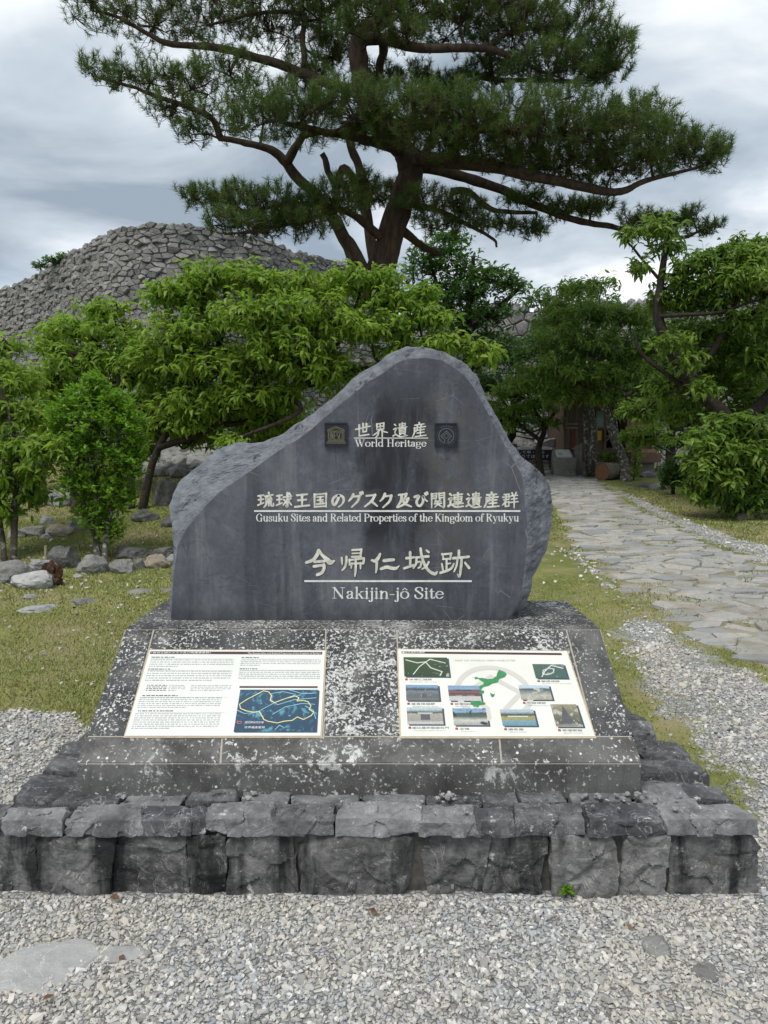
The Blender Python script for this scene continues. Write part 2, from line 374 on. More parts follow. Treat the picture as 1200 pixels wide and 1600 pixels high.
def stone_cells(cells, surf, height, gap=.05, flatc=.62, seed=0, hvar=.4, tilt=.3, peak=(.95, 1.15)):
    """surf(u, v) -> point, normal. every cell becomes one raised stone"""
    rs = np.random.default_rng(seed); mb = MB()
    for p, poly in cells:
        n = len(poly); h = height * (1 + hvar * rs.uniform(-1, 1)); t = rs.normal(size=2) * tilt
        rings = []; g_ = gap * rs.uniform(.6, 1.6)
        for s, d in ((1 - g_ * .6, -.7 * height), (1 - g_, .45 * h), (flatc, h)):
            q = p + (poly - p) * s * (1 + rs.uniform(-.05, .05, (n, 1)))
            P, N = surf(q[:, 0], q[:, 1])
            rel = (q - p) @ t
            rings.append(P + N * (d + (rel if d > 0 else 0 * rel) + (rs.uniform(-.12, .12, n) * h if d > 0 else 0))[:, None])
        P, N = surf(p[0:1], p[1:2]); V = np.vstack(rings + [P + N * h * rs.uniform(*peak)])
        F = []
        for r in (0, 1):
            F += [(r * n + k, r * n + (k + 1) % n, (r + 1) * n + (k + 1) % n, (r + 1) * n + k) for k in range(n)]
        F += [(2 * n + k, 2 * n + (k + 1) % n, 3 * n) for k in range(n)]
        mb.add(V, F)
    return mb

# ------------------------------------------------------------------ ground sheet
def poly_sd(x, y, poly):
    """signed distance, positive inside"""
    poly = np.asarray(poly, float); d = np.full(x.shape, 1e9); ins = np.zeros(x.shape, bool); n = len(poly)
    for i in range(n):
        a, b = poly[i], poly[(i + 1) % n]; e_ = b - a; wx, wy = x - a[0], y - a[1]
        t = np.clip((wx * e_[0] + wy * e_[1]) / (e_ @ e_ + 1e-12), 0, 1)
        d = np.minimum(d, (wx - e_[0] * t) ** 2 + (wy - e_[1] * t) ** 2)
        c_ = ((a[1] > y) != (b[1] > y)); xi = a[0] + (y - a[1]) * (b[0] - a[0]) / (b[1] - a[1] + 1e-12)
        ins ^= c_ & (x < xi)
    return np.where(ins, 1, -1) * np.sqrt(d)
PX = lambda L: [tuple(hit(*p)[:2]) for p in L]
PATH = PX([(845, 738), (858, 775), (878, 815), (915, 865), (985, 925), (1060, 975), (1165, 1030), (1290, 1075)]) + PX([(1420, 975), (1270, 915), (1160, 872), (1060, 830), (1000, 798), (955, 770), (915, 748), (885, 736)])
GRAV_R = PX([(870, 850), (905, 880), (960, 930), (1010, 960), (960, 975), (975, 1010), (1000, 1070), (1060, 1150), (1150, 1240), (1215, 1400), (1900, 1400), (1900, 1100), (1200, 1065), (1080, 1000), (985, 935), (905, 862)])
GRAV_L = [(-6, 1.2), (-6, 3.2)] + PX([(-60, 1122), (30, 1118), (110, 1118), (135, 1150), (0, 1300)])
GRAV_S = PX([(885, 736), (930, 750), (1000, 775), (1075, 810), (1150, 838), (1300, 880), (1420, 960), (1270, 915), (1160, 872), (1060, 830), (1000, 798), (955, 770)])
GRAV_F = PX([(700, 738), (845, 738), (885, 736), (950, 732), (940, 724), (700, 724)])
def masks(x, y):
    gv = np.maximum.reduce([ss(-.15, .15, 2.58 - y) * 1.2, ss(-.15, .12, poly_sd(x, y, GRAV_L)) * 1.1, ss(-.25, .25, poly_sd(x, y, GRAV_R)) * .82,
                            ss(-.2, .3, poly_sd(x, y, GRAV_S)) * .78, ss(-.3, .3, poly_sd(x, y, GRAV_F))])
    gv = np.maximum(gv, ss(.0, .3, np.minimum(x - 1.2, 3.1 - y)) * .95)
    pt = ss(-.12, .12, poly_sd(x, y, PATH))
    return gv, pt
gx = np.concatenate([-np.geomspace(400, 5.2, 26), np.arange(-5, 7.01, .07), np.geomspace(7.2, 400, 26)])
gy = np.concatenate([[-60, -20, -8, -3, 0], np.arange(.6, 12, .07), np.arange(12, 30, .35), np.geomspace(31, 900, 22)])
GX, GY = np.meshgrid(gx, gy); gv_, pt_ = masks(GX, GY)
V = np.stack([GX, GY, ground(GX, GY)], -1).reshape(-1, 3); nx, ny = len(gx), len(gy)
I = (np.arange(ny - 1)[:, None] * nx + np.arange(nx - 1)[None]).ravel(); Fq = np.stack([I, I + 1, I + nx + 1, I + nx], 1)
g = G('ground_turf_and_gravel'); o = g.obj(); n = g.noise(o, 2.6, 6, .6); nf = g.noise(o, 45, 5, .7)
grass = g.ramp(g.math('MULTIPLY_ADD', n, .6, g.math('MULTIPLY', nf, .4)), [(.30, (.09, .105, .030)), (.48, (.17, .18, .052)), (.62, (.24, .235, .085)), (.78, (.37, .31, .18))])
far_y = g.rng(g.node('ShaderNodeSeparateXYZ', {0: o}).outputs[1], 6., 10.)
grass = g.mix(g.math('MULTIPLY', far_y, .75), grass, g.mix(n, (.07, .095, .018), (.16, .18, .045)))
grass = g.mix(g.rng(g.noise(o, 1.3, 6, .65), .50, .64, 0., .75), grass, (.27, .215, .14))
vc = g.node('ShaderNodeTexVoronoi', {'Vector': o, 'Scale': 42.0}); pe = g.node('ShaderNodeTexVoronoi', {'Vector': o, 'Scale': 42.0}, feature='DISTANCE_TO_EDGE').outputs[0]
pebc = g.ramp(g.node('ShaderNodeSeparateColor', {0: vc.outputs['Color']}).outputs[0], [(0., (.25, .25, .25)), (.4, (.42, .41, .38)), (.7, (.36, .385, .41)), (1., (.60, .58, .54))])
grav = g.mix(g.rng(pe, .0, .12), (.10, .095, .085), pebc)
gm = g.rng(g.math('ADD', g.attr('gravel'), g.rng(g.noise(o, 5, 5, .65), .25, .75, -.45, .45)), .42, .62)
c = g.mix(gm, grass, grav)
pm = g.rng(g.math('ADD', g.attr('path'), g.rng(nf, .3, .7, -.2, .2)), .35, .6)
c = g.mix(pm, c, g.mix(g.rng(n, .4, .6), (.17, .16, .085), (.30, .28, .22)))
g.base(c).rough(.95); g.bump(g.math('ADD', nf, g.math('MULTIPLY', g.math('MULTIPLY', pe, gm), 2.)), .7, .02)
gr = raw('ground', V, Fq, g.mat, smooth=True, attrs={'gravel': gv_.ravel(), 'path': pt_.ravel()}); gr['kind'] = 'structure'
gr['label'] = 'yellowish turf and pale gravel ground rising gently to the back'

# flagstones
def gsurf(u, v):
    z = ground(u, v); e_ = .05
    N = np.stack([-(ground(u + e_, v) - z) / e_, -(ground(u, v + e_) - z) / e_, np.ones_like(z)], 1); N /= np.linalg.norm(N, axis=1)[:, None]
    return np.stack([u, v, z], 1), N
pa = np.array(PATH); cells = voronoi_cells(pa[:, 0].min(), min(pa[:, 0].max(), 9), pa[:, 1].min(), pa[:, 1].max(), .30, .19, .47, 5)
sd = poly_sd(np.array([c_[0][0] for c_ in cells]), np.array([c_[0][1] for c_ in cells]), PATH)
sd = sd + .25 * pnoise(np.array([(c_[0][0] * 1.3, c_[0][1] * 1.3, 4.) for c_ in cells]))
cells = [c_ for c_, s_ in zip(cells, sd) if s_ > .02]
g = G('flagstone'); o = g.obj(); r = g.island(); n = g.noise(o, 4, 7, .62); n2 = g.noise(o, 30, 5, .6)
c = g.ramp(g.math('MULTIPLY_ADD', r, .55, g.math('MULTIPLY', n, .45)), [(.15, (.22, .225, .23)), (.45, (.31, .31, .30)), (.70, (.37, .35, .31)), (.9, (.43, .41, .37))])
c = g.mix(g.rng(n2, .45, .75, 0., .5), c, (.13, .13, .125)); c = g.mix(g.rng(g.noise(o, 2.2, 6, .65), .50, .66, 0., .7), c, (.20, .17, .11)); g.base(c).rough(.9); g.bump(g.math('ADD', n2, n), .6, .012)
pth = stone_cells(cells, gsurf, .014, .07, .84, 6, .9, .03).build('stone_path', g.mat); pth['kind'] = 'structure'
pth['label'] = 'old flagstone path running up to the back on the right'

# ------------------------------------------------------------------ stone platform
ZT = .29; YF = 2.5
plat = thing('stone_platform', 'low dark platform of rough mortared limestone blocks carrying the granite pedestal', 'stone platform', (-.06, 3.2, 0))
mb = MB()
mb.box((-1.42, YF + .032, -.12), (1.27, 4.15, .232)); mb.build('mortar_core', M['mortar'], plat)
seed = 20
def fx(px, py=1350, Y=YF): return at(px, py, Y)[0]
# lower course, front: left/right edges at top and bottom in photo pixels
face = [(-95, 48, -95, 52), (52, 180, 56, 168), (183, 288, 172, 292), (291, 352, 295, 350), (356, 458, 354, 462), (470, 652, 466, 646), (656, 766, 676, 752), (769, 858, 756, 842), (862, 972, 868, 958), (976, 1044, 964, 1042), (1050, 1188, 1048, 1194)]
for a, b, a2, b2 in face:
    seed += 1; rs = np.random.default_rng(seed)
    y0 = YF + rs.uniform(-.014, .010); y1 = YF + .2; z1 = .224 + rs.uniform(-.006, .004); z0 = -.05
    X = [fx(a2) - .006, fx(b2) + .006, fx(a) - .006, fx(b) + .006]
    c8 = [(X[0], y0 - .005, z0), (X[1], y0 - .005, z0), (X[0], y1, z0), (X[1], y1, z0), (X[2], y0 + .004, z1), (X[3], y0 + .004, z1), (X[2], y1, z1), (X[3], y1, z1)]
    P, F = rough_block(c8, (50, 14, 36), .010, .04, seed, 11, 3, 6, 0); raw('face_stone', P, F, M['stone'], plat, smooth=False)
# right flank of the lower course
for y0, y1 in ((2.66, 3.0), (3.02, 3.3), (3.33, 3.75)):
    seed += 1; xr = 1.33 - (y0 - 2.5) * .13
    c8 = [(xr - .2, y0, -.05), (xr, y0, -.05), (xr - .2, y1, -.05), (xr - .04, y1, -.05), (xr - .2, y0, .2), (xr - .02, y0, .2), (xr - .2, y1, .2), (xr - .05, y1, .2)]
    P, F = rough_block(c8, (8, 14, 10), .02, .3, seed, 9); raw('face_stone', P, F, M['stone'], plat)
caps = [(-110, -4), (0, 96), (101, 148), (146, 222), (216, 320), (322, 426), (424, 522), (526, 656), (656, 746), (742, 802), (802, 918), (920, 1042), (1042, 1186)]
for a, b in caps:
    seed += 1; rs = np.random.default_rng(seed)
    xa, xb = fx(a, 1290) - .004, fx(b, 1290) + .004; w = xb - xa; yb = 2.60 + rs.uniform(-.03, .03); y0 = YF - .003 + rs.uniform(-.009, .008); z1 = ZT + rs.uniform(-.008, .004); z0 = .222
    ia, ib = w * rs.uniform(-.04, .09), w * rs.uniform(-.04, .09)
    c8 = [(xa, y0, z0), (xb, y0, z0), (xa, yb, z0), (xb, yb, z0), (xa + ia * .2, y0 + .012, z1 - .008), (xb - ib * .2, y0 + .012, z1 - .008), (xa + ia, yb, z1 + .004), (xb - ib, yb, z1 + .004)]
    P, F = rough_block(c8, (46, 24, 14), .0065, .03, seed, 11, 1, 2, 4); raw('cap_stone', P, F, M['cap'], plat)
back = [(85, 186), (188, 286), (290, 372), (376, 450), (455, 560), (566, 664), (668, 752), (752, 808), (812, 886), (890, 990), (1000, 1090)]
for a, b in back:
    seed += 1; rs = np.random.default_rng(seed); xa, xb = at(a, 1255, 2.64)[0], at(b, 1255, 2.64)[0]; z1 = ZT - .004 + rs.uniform(-.02, .008)
    ya, yb2 = rs.uniform(2.59, 2.625, 2); z1 += rs.uniform(-.004, .012)
    c8 = [(xa, ya, .22), (xb, yb2, .22), (xa, 2.80, .22), (xb, 2.80, .22), (xa, ya + .01, z1), (xb, yb2 + .01, z1), (xa, 2.80, z1 + .008), (xb, 2.80, z1 + .008)]
    P, F = rough_block(c8, (28, 18, 8), .008, .08, seed, 10, 3, 0, 4); raw('cap_stone', P, F, M['cap'], plat)
# flanks: flat slabs beside the pedestal, receding
for side, xi, xo in ((-1, -1.13, -1.47), (1, .955, 1.36)):
    y = 2.68
    while y < 4.1:
        seed += 1; rs = np.random.default_rng(seed); d = rs.uniform(.11, .26); tp = (y - 2.5) * .10
        n_ = 2 if (xo - xi) * side > .3 and rs.random() < .5 else 1
        xs_ = np.linspace(xi, xo - side * tp + side * rs.uniform(-.03, .03), n_ + 1)
        if n_ == 2: xs_[1] += rs.uniform(-.06, .06)
        for q in range(n_):
            xa, xb = sorted((xs_[q], xs_[q + 1])); z1 = ZT + rs.uniform(-.03, .012); xa += .006; xb -= .006
            c8 = [(xa, y, .17), (xb, y, .17), (xa, y + d, .17), (xb, y + d, .17), (xa, y + .015, z1), (xb, y + rs.uniform(0, .04), z1 - .01), (xa, y + d, z1), (xb, y + d - rs.uniform(0, .03), z1 - .01)]
            P, F = rough_block(c8, (24, 18, 6), .009, .08, seed * 3 + q, 10, 3, 2, 4); raw('cap_stone', P, F, M['cap'], plat)
        y += d + .012
# loose chips lying on the ledge
mb = MB()
for k in range(46):
    x = RNG.choice([RNG.uniform(-1.3, 1.25), RNG.normal(.24, .03), RNG.normal(.9, .12)]); y = RNG.uniform(2.62, 2.67) if RNG.random() < .8 else RNG.uniform(2.53, 2.64)
    s = RNG.uniform(.008, .022); P, F = boulder((x, y, ZT + .004), s * 1.5, s * 1.1, s * .8, int(k), RNG.uniform(0, 3), 6, 1, .1, .1); mb.add(P, F)
ch = mb.build('loose_chips', M['rock_pale']); ch['kind'] = 'stuff'; ch['label'] = 'scattered pale stone chips lying on the platform ledge'

# ------------------------------------------------------------------ granite pedestal
B0 = 2.69; XL, XR = -1.163, .975
def on_depth(px, py, ratio):                 # point whose optical depth is ratio x the plinth front's
    p0 = at(600, 1193, B0); d0 = p0[1] * CP - (p0[2] - EYE) * SP; d = d0 * ratio
    u = (800 - py) / FOC * d
    return np.array(((px - 600) / FOC * d, d * CP + u * SP, EYE - d * SP + u * CP))
z_plinth = at(600, 1193, B0)[2]
c1 = on_depth(600, 1150, 1.030)[1:]; c2 = on_depth(600, 983, 1.179)[1:]
YB = gz(600, 938, c2[1])[1]
prof = [(B0, ZT - .03), (B0, z_plinth), tuple(c1), tuple(c2), (YB, c2[1] - .003), (YB + .02, ZT - .03)]
ped = thing('granite_pedestal', 'dark lichen spotted granite pedestal with sloping front holding two white information boards', 'pedestal', (-.09, B0, ZT))
mb = MB()
TS = .86                                     # sides lean in slightly toward the top as in the photo
xs_of = lambda k: (XL, XR)
def slice_(x0, x1, ids):
    V = [(x0, *prof[i]) for i in ids] + [(x1, *prof[i]) for i in ids]
    return V
# body: three stones in the slope band, three in the bevel band, top slab
def prism(mb, poly, x0, x1, m=0):
    n = len(poly); V = [(x0, *p) for p in poly] + [(x1, *p) for p in poly]
    F = [tuple(range(n)), tuple(range(2 * n - 1, n - 1, -1))] + [(i, i + n, (i + 1) % n + n, (i + 1) % n) for i in range(n)]
    mb.add(V, F, m)
inner = [(B0 + .003, ZT - .03), (B0 + .003, z_plinth - .0015), (c1[0] + .002, c1[1] - .0025), (c2[0] + .002, c2[1] - .003), (YB - .004, c2[1] - .006), (YB - .004, ZT - .03)]
prism(mb, inner, XL + .012, XR - .012); mb.build('core', M['joint'], ped)
gapw = .0055
def stone_strip(name, a, b, depth, cuts_a, cuts_b, mat):
    """row of dressed stones between profile points a (lower) and b (upper), cut at matching x values"""
    a = np.array(a); b = np.array(b); d = (b - a) / np.linalg.norm(b - a); nrm = np.array((-d[1], d[0]))
    if nrm[0] > 0: nrm = -nrm
    a2 = a + d * .0015; b2 = b - d * .0015
    for (xa0, xa1), (xb0, xb1) in zip(zip(cuts_a[:-1], cuts_a[1:]), zip(cuts_b[:-1], cuts_b[1:])):
        q = MB(); g2 = gapw / 2; ch_ = .004
        def ring(off, ins):
            lo, hi = a2 + d * ins - nrm * off, b2 - d * ins - nrm * off
            return [(xa0 + g2 + ins, *lo), (xa1 - g2 - ins, *lo), (xb1 - g2 - ins, *hi), (xb0 + g2 + ins, *hi)]
        V = ring(depth, 0) + ring(ch_, 0) + ring(0, ch_)
        F = [(0, 1, 5, 4), (1, 2, 6, 5), (2, 3, 7, 6), (3, 0, 4, 7)]; F += [tuple(x + 4 for x in f) for f in F]; F.append((8, 9, 10, 11))
        q.add(V, F); q.build(name, mat, ped)
px_c1 = lambda px: on_depth(px, 1150, 1.030)[0]
px_c2 = lambda px: on_depth(px, 983, 1.179)[0]
px_p = lambda px: at(px, 1193, B0)[0]
stone_strip('plinth_course', prof[0], prof[1], .05, [XL, XR], [XL, XR], M['granite_low'])
stone_strip('bevel_stone', prof[1], prof[2], .03, [XL, px_p(344), px_p(784), XR], [XL + .001, px_c1(347), px_c1(780), XR - .001], M['granite_low'])
stone_strip('slope_stone', prof[2], prof[3], .03, [XL + .001, px_c1(196), px_c1(505), px_c1(627), px_c1(929), XR - .001], [XL + .012, px_c2(240), px_c2(509), px_c2(620), px_c2(885), XR - .012], M['granite_top'])
mb = MB(); zt = c2[1]
for x0, x1 in ((XL + .012, -.55), (-.546, .30), (.304, XR - .012)):
    mb.box((x0, c2[0] + .004, zt - .04), (x1, c2[0] + .33, zt)); mb.box((x0, c2[0] + .334, zt - .04), (x1, YB, zt - .002))
mb.build('top_slab', M['granite_top'], ped)
sidep = [prof[0], prof[1], prof[2], (c2[0] + .01, zt - .041), (YB, zt - .041), (YB, ZT - .03)]
for x0, x1 in ((XL + .002, XL + .011), (XR - .011, XR - .002)):
    mb = MB(); prism(mb, [(y + (.052 if k < 2 else .034 if k == 2 else 0), z) for k, (y, z) in enumerate(sidep)], x0, x1); mb.build('side_slab', M['granite_low'], ped)

# frame of the sloping face: u to the right in metres, v up the slope
s_dir = np.array((0, c2[0] - c1[0], c2[1] - c1[1])); s_len = np.linalg.norm(s_dir); s_dir /= s_len
s_nrm = np.cross((1, 0, 0), s_dir); s_nrm = s_nrm if s_nrm[1] < 0 else -s_nrm
S0 = np.array((0, *c1))
def slope_uv(px, py):
    xc = (px - 600) / FOC; yc = (800 - py) / FOC; d = np.array((xc, CP + yc * SP, -SP + yc * CP)); o_ = np.array((0, 0, EYE))
    t = ((S0 - o_) @ s_nrm) / (d @ s_nrm); p = o_ + d * t - S0
    return np.array((p[0], p @ s_dir))
def slope_pt(u, v, h): return S0 + np.array((u, 0, 0)) + s_dir * v + s_nrm * h

# ------------------------------------------------------------------ inscribed slab
YS = gz(600, 969, zt)[1]
pairs = """42,826,50,826 48,760,54,760 52,690,60,680 60,610,72,600 52,545,100,550 46,490,150,490 60,450,190,450 82,412,245,412 130,375,290,382 180,335,340,345 230,310,385,315 320,302,425,292 380,280,465,262 450,230,500,230 520,180,548,190 600,105,625,128 650,78,672,100 690,45,715,68 740,28,750,58 800,25,800,55 850,35,845,62 890,60,882,85 920,80,908,105 950,120,937,140 980,180,968,195 1010,240,1000,255 1040,290,1025,305 1075,340,1055,355 1110,370,1078,395 1140,395,1085,430 1160,430,1088,480 1172,490,1095,530 1165,560,1095,590 1150,620,1090,640 1130,660,1085,685 1110,700,1082,715 1105,740,1078,745 1090,775,1065,780 1065,805,1045,808 1040,826,1030,826"""
pp = np.array([[float(v) for v in q.split(',')] for q in pairs.split()])
def seg(P, n):                                # piecewise linear resample, even in parameter, so corners stay broken
    u = np.linspace(0, len(P) - 1, n); i = np.minimum(u.astype(int), len(P) - 2); t = (u - i)[:, None]; return P[i] * (1 - t) + P[i + 1] * t
NP = 330
rs = seg(pp, NP); outp = 240 + rs[:, 0] * .5333, 530 + rs[:, 1] * .5337; inp = 240 + rs[:, 2] * .5333, 530 + rs[:, 3] * .5337
inner_ = np.array([at(x, y, YS) for x, y in zip(*inp)])
width = np.hypot(outp[0] - inp[0], outp[1] - inp[1])
rings = []
NR = 16
for r in range(NR + 1):
    t = r / NR; ring = []
    for k in range(NP):
        Y = YS + t ** 1.3 * (.015 + .0016 * width[k])
        ring.append(at(inp[0][k] * (1 - t) + outp[0][k] * t, inp[1][k] * (1 - t) + outp[1][k] * t, Y))
    ring = np.array(ring)
    amt = np.sin(np.pi * min(1, t * .9)) * .021 * np.clip(width / 40, .15, 1.2) + (t > .95) * .006
    nz = fbm(ring * 8, 5, .62) - .7 * np.abs(pnoise(ring * 15)); bottom = np.clip((ring[:, 2] - zt) / .05, 0, 1)
    ring[:, 1] += nz * amt * bottom * -1.
    if r: ring[:, 0] += fbm(ring * 14 + 5, 3) * .007 * bottom; ring[:, 2] += fbm(ring * 14 + 11, 3) * .007 * bottom
    ring[[0, -1], 2] = zt - .004
    rings.append(ring)
ctr = rings[-1].mean(0); base_d = rings[-1][:, 1].copy()
for t in (.18, .45, .75, 1.):
    q = rings[NR].copy(); q[:, 1] = base_d * (1 - t) + (YS + .36) * t
    b = 1 + .02 * math.sin(t * 3) - .05 * t ** 2; q[:, 0] = ctr[0] + (q[:, 0] - ctr[0]) * b; q[:, 2] = zt + (q[:, 2] - zt) * b
    q += fbm(q * 6, 4)[:, None] * .018; q[[0, -1], 2] = zt - .004; rings.append(q)
V = np.vstack(rings); F = []; mi = []
for r in range(len(rings) - 1):
    for k in range(NP):
        k2 = (k + 1) % NP; F.append((r * NP + k2, r * NP + k, (r + 1) * NP + k, (r + 1) * NP + k2)); mi.append(1 if k < NP - 1 else 0)
F.append(tuple(range(NP))); mi.append(0)
F.append(tuple(range((len(rings) - 1) * NP + NP - 1, (len(rings) - 1) * NP - 1, -1))); mi.append(1)
bm = bmesh.new(); vs = [bm.verts.new(v) for v in V]
for f, m in zip(F, mi):
    fc = bm.faces.new([vs[i] for i in f]); fc.material_index = m
bmesh.ops.triangulate(bm, faces=[f for f in bm.faces if len(f.verts) > 4]); bm.normal_update()
me = bpy.data.meshes.new('stone_body'); bm.to_mesh(me); bm.free(); me.materials.append(M['slate']); me.materials.append(M['slate_edge'])
slab = thing('inscribed_monument', 'peaked dark grey slate slab with white carved Japanese and English lettering, standing on the pedestal', 'monument stone', (0, YS + .18, zt))
o = bpy.data.objects.new('stone_body', me); COL.objects.link(o); o.parent = slab; o.location = -slab.location

# ------------------------------------------------------------------ brush and serif lettering
_lay = [0]
def brush(mb, pts, to3, smooth=6, lift=.0008):
    """pts: (x, y, width); to3(x, y, h) -> world"""
    P = np.array(pts, float); n = max(4, smooth * (len(P) - 1)); q = catmull(P, n); xy, w = q[:, :2], np.maximum(q[:, 2], .5) / 2
    T = np.gradient(xy, axis=0); T /= np.linalg.norm(T, axis=1)[:, None] + 1e-9; N = np.stack([-T[:, 1], T[:, 0]], 1)
    def cap(c, t, nn, r, sgn): return [c + (sgn * t * math.cos(a) + nn * math.sin(a)) * r for a in (1.1, .6, 0, -.6, -1.1)]
    L = xy + N * w[:, None]; Rr = xy - N * w[:, None]
    outl = list(L) + cap(xy[-1], T[-1], N[-1], w[-1], 1) + list(Rr[::-1]) + cap(xy[0], T[0], -N[0], w[0], -1)
    _lay[0] = (_lay[0] + 1) % 24; h = lift + _lay[0] * (.00003 if lift > .0005 else .00001)
    m = len(outl); m2 = len(xy)
    V = [to3(p[0], p[1], h) for p in outl]
    F = [(i, m2 + 5 + (m2 - 1 - i), m2 + 5 + (m2 - 2 - i), i + 1) for i in range(m2 - 1)]
    F += [tuple([m2 - 1] + [m2 + k for k in range(5)] + [m2 + 5]), tuple([2 * m2 + 4] + [2 * m2 + 5 + k for k in range(5)] + [0])]
    mb.add(V, F)
def slab3(x, y, h):                             # photo pixel on the slab's face
    p = at(x, y, YS); p[1] -= h; return p
M['edge_shade_grime'] = flat('painted_edge_shade_and_grime', (.028, .029, .032), .95, .3, 60)
def big_char(strokes, ox, oy, mb):
    k = 140 / 1200
    BIG.append((strokes, ox, oy))
    for s in strokes.split(';'):
        pts = [tuple(map(float, p.split(','))) for p in s.split()]
        brush(mb, [(ox + x * k, oy + y * k, w * k * 1.02) for x, y, w in pts], slab3)
BIG = []
mb = MB()
big_char('240,85,45 215,150,50 160,215,45 75,248,38;240,85,45 290,150,40 350,205,60 395,245,70 450,225,25;185,238,36 320,228,36;175,300,38 310,280,38;312,275,36 310,330,42 280,385,42 220,412,40', 470, 850, mb)
big_char('548,185,30 552,235,28 555,275,14;612,170,32 608,250,32 590,310,30 555,352,24;690,80,30 800,75,30;812,70,30 800,165,30;690,126,20 805,122,20;685,172,28 805,165,28;650,205,24 655,280,26;650,215,28 845,190,32;845,195,34 838,260,28 820,265,14;660,264,26 830,256,26;685,255,26 675,325,18;800,255,28 800,330,20;735,195,30 735,340,32 725,430,20', 470, 850, mb)
big_char('1062,132,30 1040,180,44 1000,225,48 950,218,28;1018,240,36 1015,320,34 1005,385,18;1115,222,44 1180,215,44 1244,210,38;1075,332,38 1150,310,46 1230,325,46 1275,325,40 1318,292,14', 470, 850, mb)
big_char('300,190,36 400,178,32;350,110,36 352,200,34 350,300,32;270,325,34 390,285,34;430,180,30 595,165,36;435,185,34 430,260,32 395,320,26;445,245,20 492,238,24 490,300,26 460,320,24;490,60,34 505,160,36 545,280,40 610,365,40 680,400,46 710,375,26;600,240,28 565,300,28 510,335,22;570,85,28 600,110,28', 600, 850, mb)
big_char('780,130,24 800,205,22;775,138,28 905,128,28;900,125,30 885,205,26;790,202,26 890,196,26;838,205,26 838,340,26;840,265,22 890,258,22;775,265,26 790,350,24;755,385,36 850,355,34 910,315,30 935,262,22;1003,90,36 1003,170,36;925,190,36 1020,182,34 1135,170,34;985,200,28 970,290,28 938,370,20;1040,200,34 1030,320,34 1010,440,26 985,405,18;1085,250,28 1140,320,36', 600, 850, mb)
mb.build('site_name_characters', M['cream'], slab)
mb = MB()
for strokes, ox, oy in BIG:                     # wider dark strokes beneath: painted edge shadow and grime of the carving
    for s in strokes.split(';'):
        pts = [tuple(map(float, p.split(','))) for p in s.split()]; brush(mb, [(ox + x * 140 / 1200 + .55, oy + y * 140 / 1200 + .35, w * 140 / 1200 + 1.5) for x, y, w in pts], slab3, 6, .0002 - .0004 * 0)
mb.build('edge_shade_and_grime', M['edge_shade_grime'], slab)
KAN = {
'琉': "4,22 38,18;20,20 20,74;6,46 36,43;2,80 38,66;70,4 72,16;46,26 96,18;66,24 52,44 84,40;78,30 90,46;56,54 54,76 40,94;70,52 70,88;84,50 84,82 98,86 99,72",
'球': "4,22 38,18;20,20 20,74;6,46 36,43;2,80 38,66;44,32 96,26;70,6 70,90 60,84;50,48 58,56;66,56 44,80;90,40 76,52;74,54 96,82;82,10 90,18",
'王': "18,18 82,14;50,16 50,84;24,50 76,47;6,90 96,84", '国': "14,12 14,94;14,14 86,10;86,10 86,94;30,30 70,28;32,50 68,48;50,30 50,72;26,74 74,72;60,56 68,64;14,90 86,88",
'の': "55,24 48,50 30,78 16,64 22,36 50,20 80,30 86,54 74,78 54,92", 'グ': "38,14 26,36 10,54;36,28 76,24;76,24 66,56 28,92;82,6 88,18;94,2 99,12", 'ス': "20,22 74,18;74,18 54,54 10,88;50,56 88,88",
'ク': "40,10 28,36 10,54;38,26 80,22;80,22 68,58 28,94", '及': "18,16 66,12;66,12 56,42 78,40;78,40 60,70 12,94;36,18 32,54 6,92;40,44 60,74 97,92", 'び': "14,28 40,24 26,56 32,80 50,84 66,60 66,24 78,46 92,58;80,10 86,20;90,4 96,14",
'関': "12,8 12,96;12,10 42,8;42,8 42,38;14,24 40,22;14,38 40,36;58,8 58,36;58,9 90,6;90,6 90,94 80,90;58,22 88,20;58,36 88,34;36,48 42,54;64,46 58,54;32,60 70,58;28,72 74,70;50,58 48,76 32,92;52,74 72,90",
'連': "14,10 24,20;8,42 26,36 16,62 22,72;4,86 22,76 50,92 98,90;36,18 92,14;64,6 64,84;42,32 42,62;42,32 86,30;86,30 86,62;42,46 86,45;42,62 86,61;34,74 96,71",
'遺': "14,10 24,20;8,42 26,36 16,62 22,72;4,86 22,78 50,95 98,92;46,12 84,10;84,10 84,24;46,12 46,25;46,25 84,24;65,4 65,34;36,36 96,34;46,44 46,74;46,44 86,43;86,43 86,74;46,54 86,53;46,64 86,63;46,74 86,73;56,76 44,86;74,76 88,85",
'産': "50,2 50,14;20,16 82,13;36,20 42,30;64,18 58,30;16,34 92,31;20,34 18,64 4,94;38,42 28,58;36,52 84,49;58,40 58,90;36,70 82,68;24,92 96,89",
'群': "12,14 42,12;42,12 42,46;4,30 50,28;10,46 42,45;26,14 20,56 2,80;20,62 20,90;20,62 42,60;42,60 42,88;20,88 42,86;62,6 68,18;88,4 82,18;56,24 96,21;58,44 94,41;52,64 99,61;75,22 75,99",
'世': "2,42 98,30;26,16 26,44;52,8 50,64;50,64 74,62;74,12 74,62;26,22 26,88;26,88 90,84", '界': "28,8 28,48;28,9 74,6;74,6 74,46;28,28 72,26;28,46 74,45;50,8 50,46;48,48 30,66 2,82;52,46 72,62 99,72;38,66 36,80 20,98;64,64 64,99"}
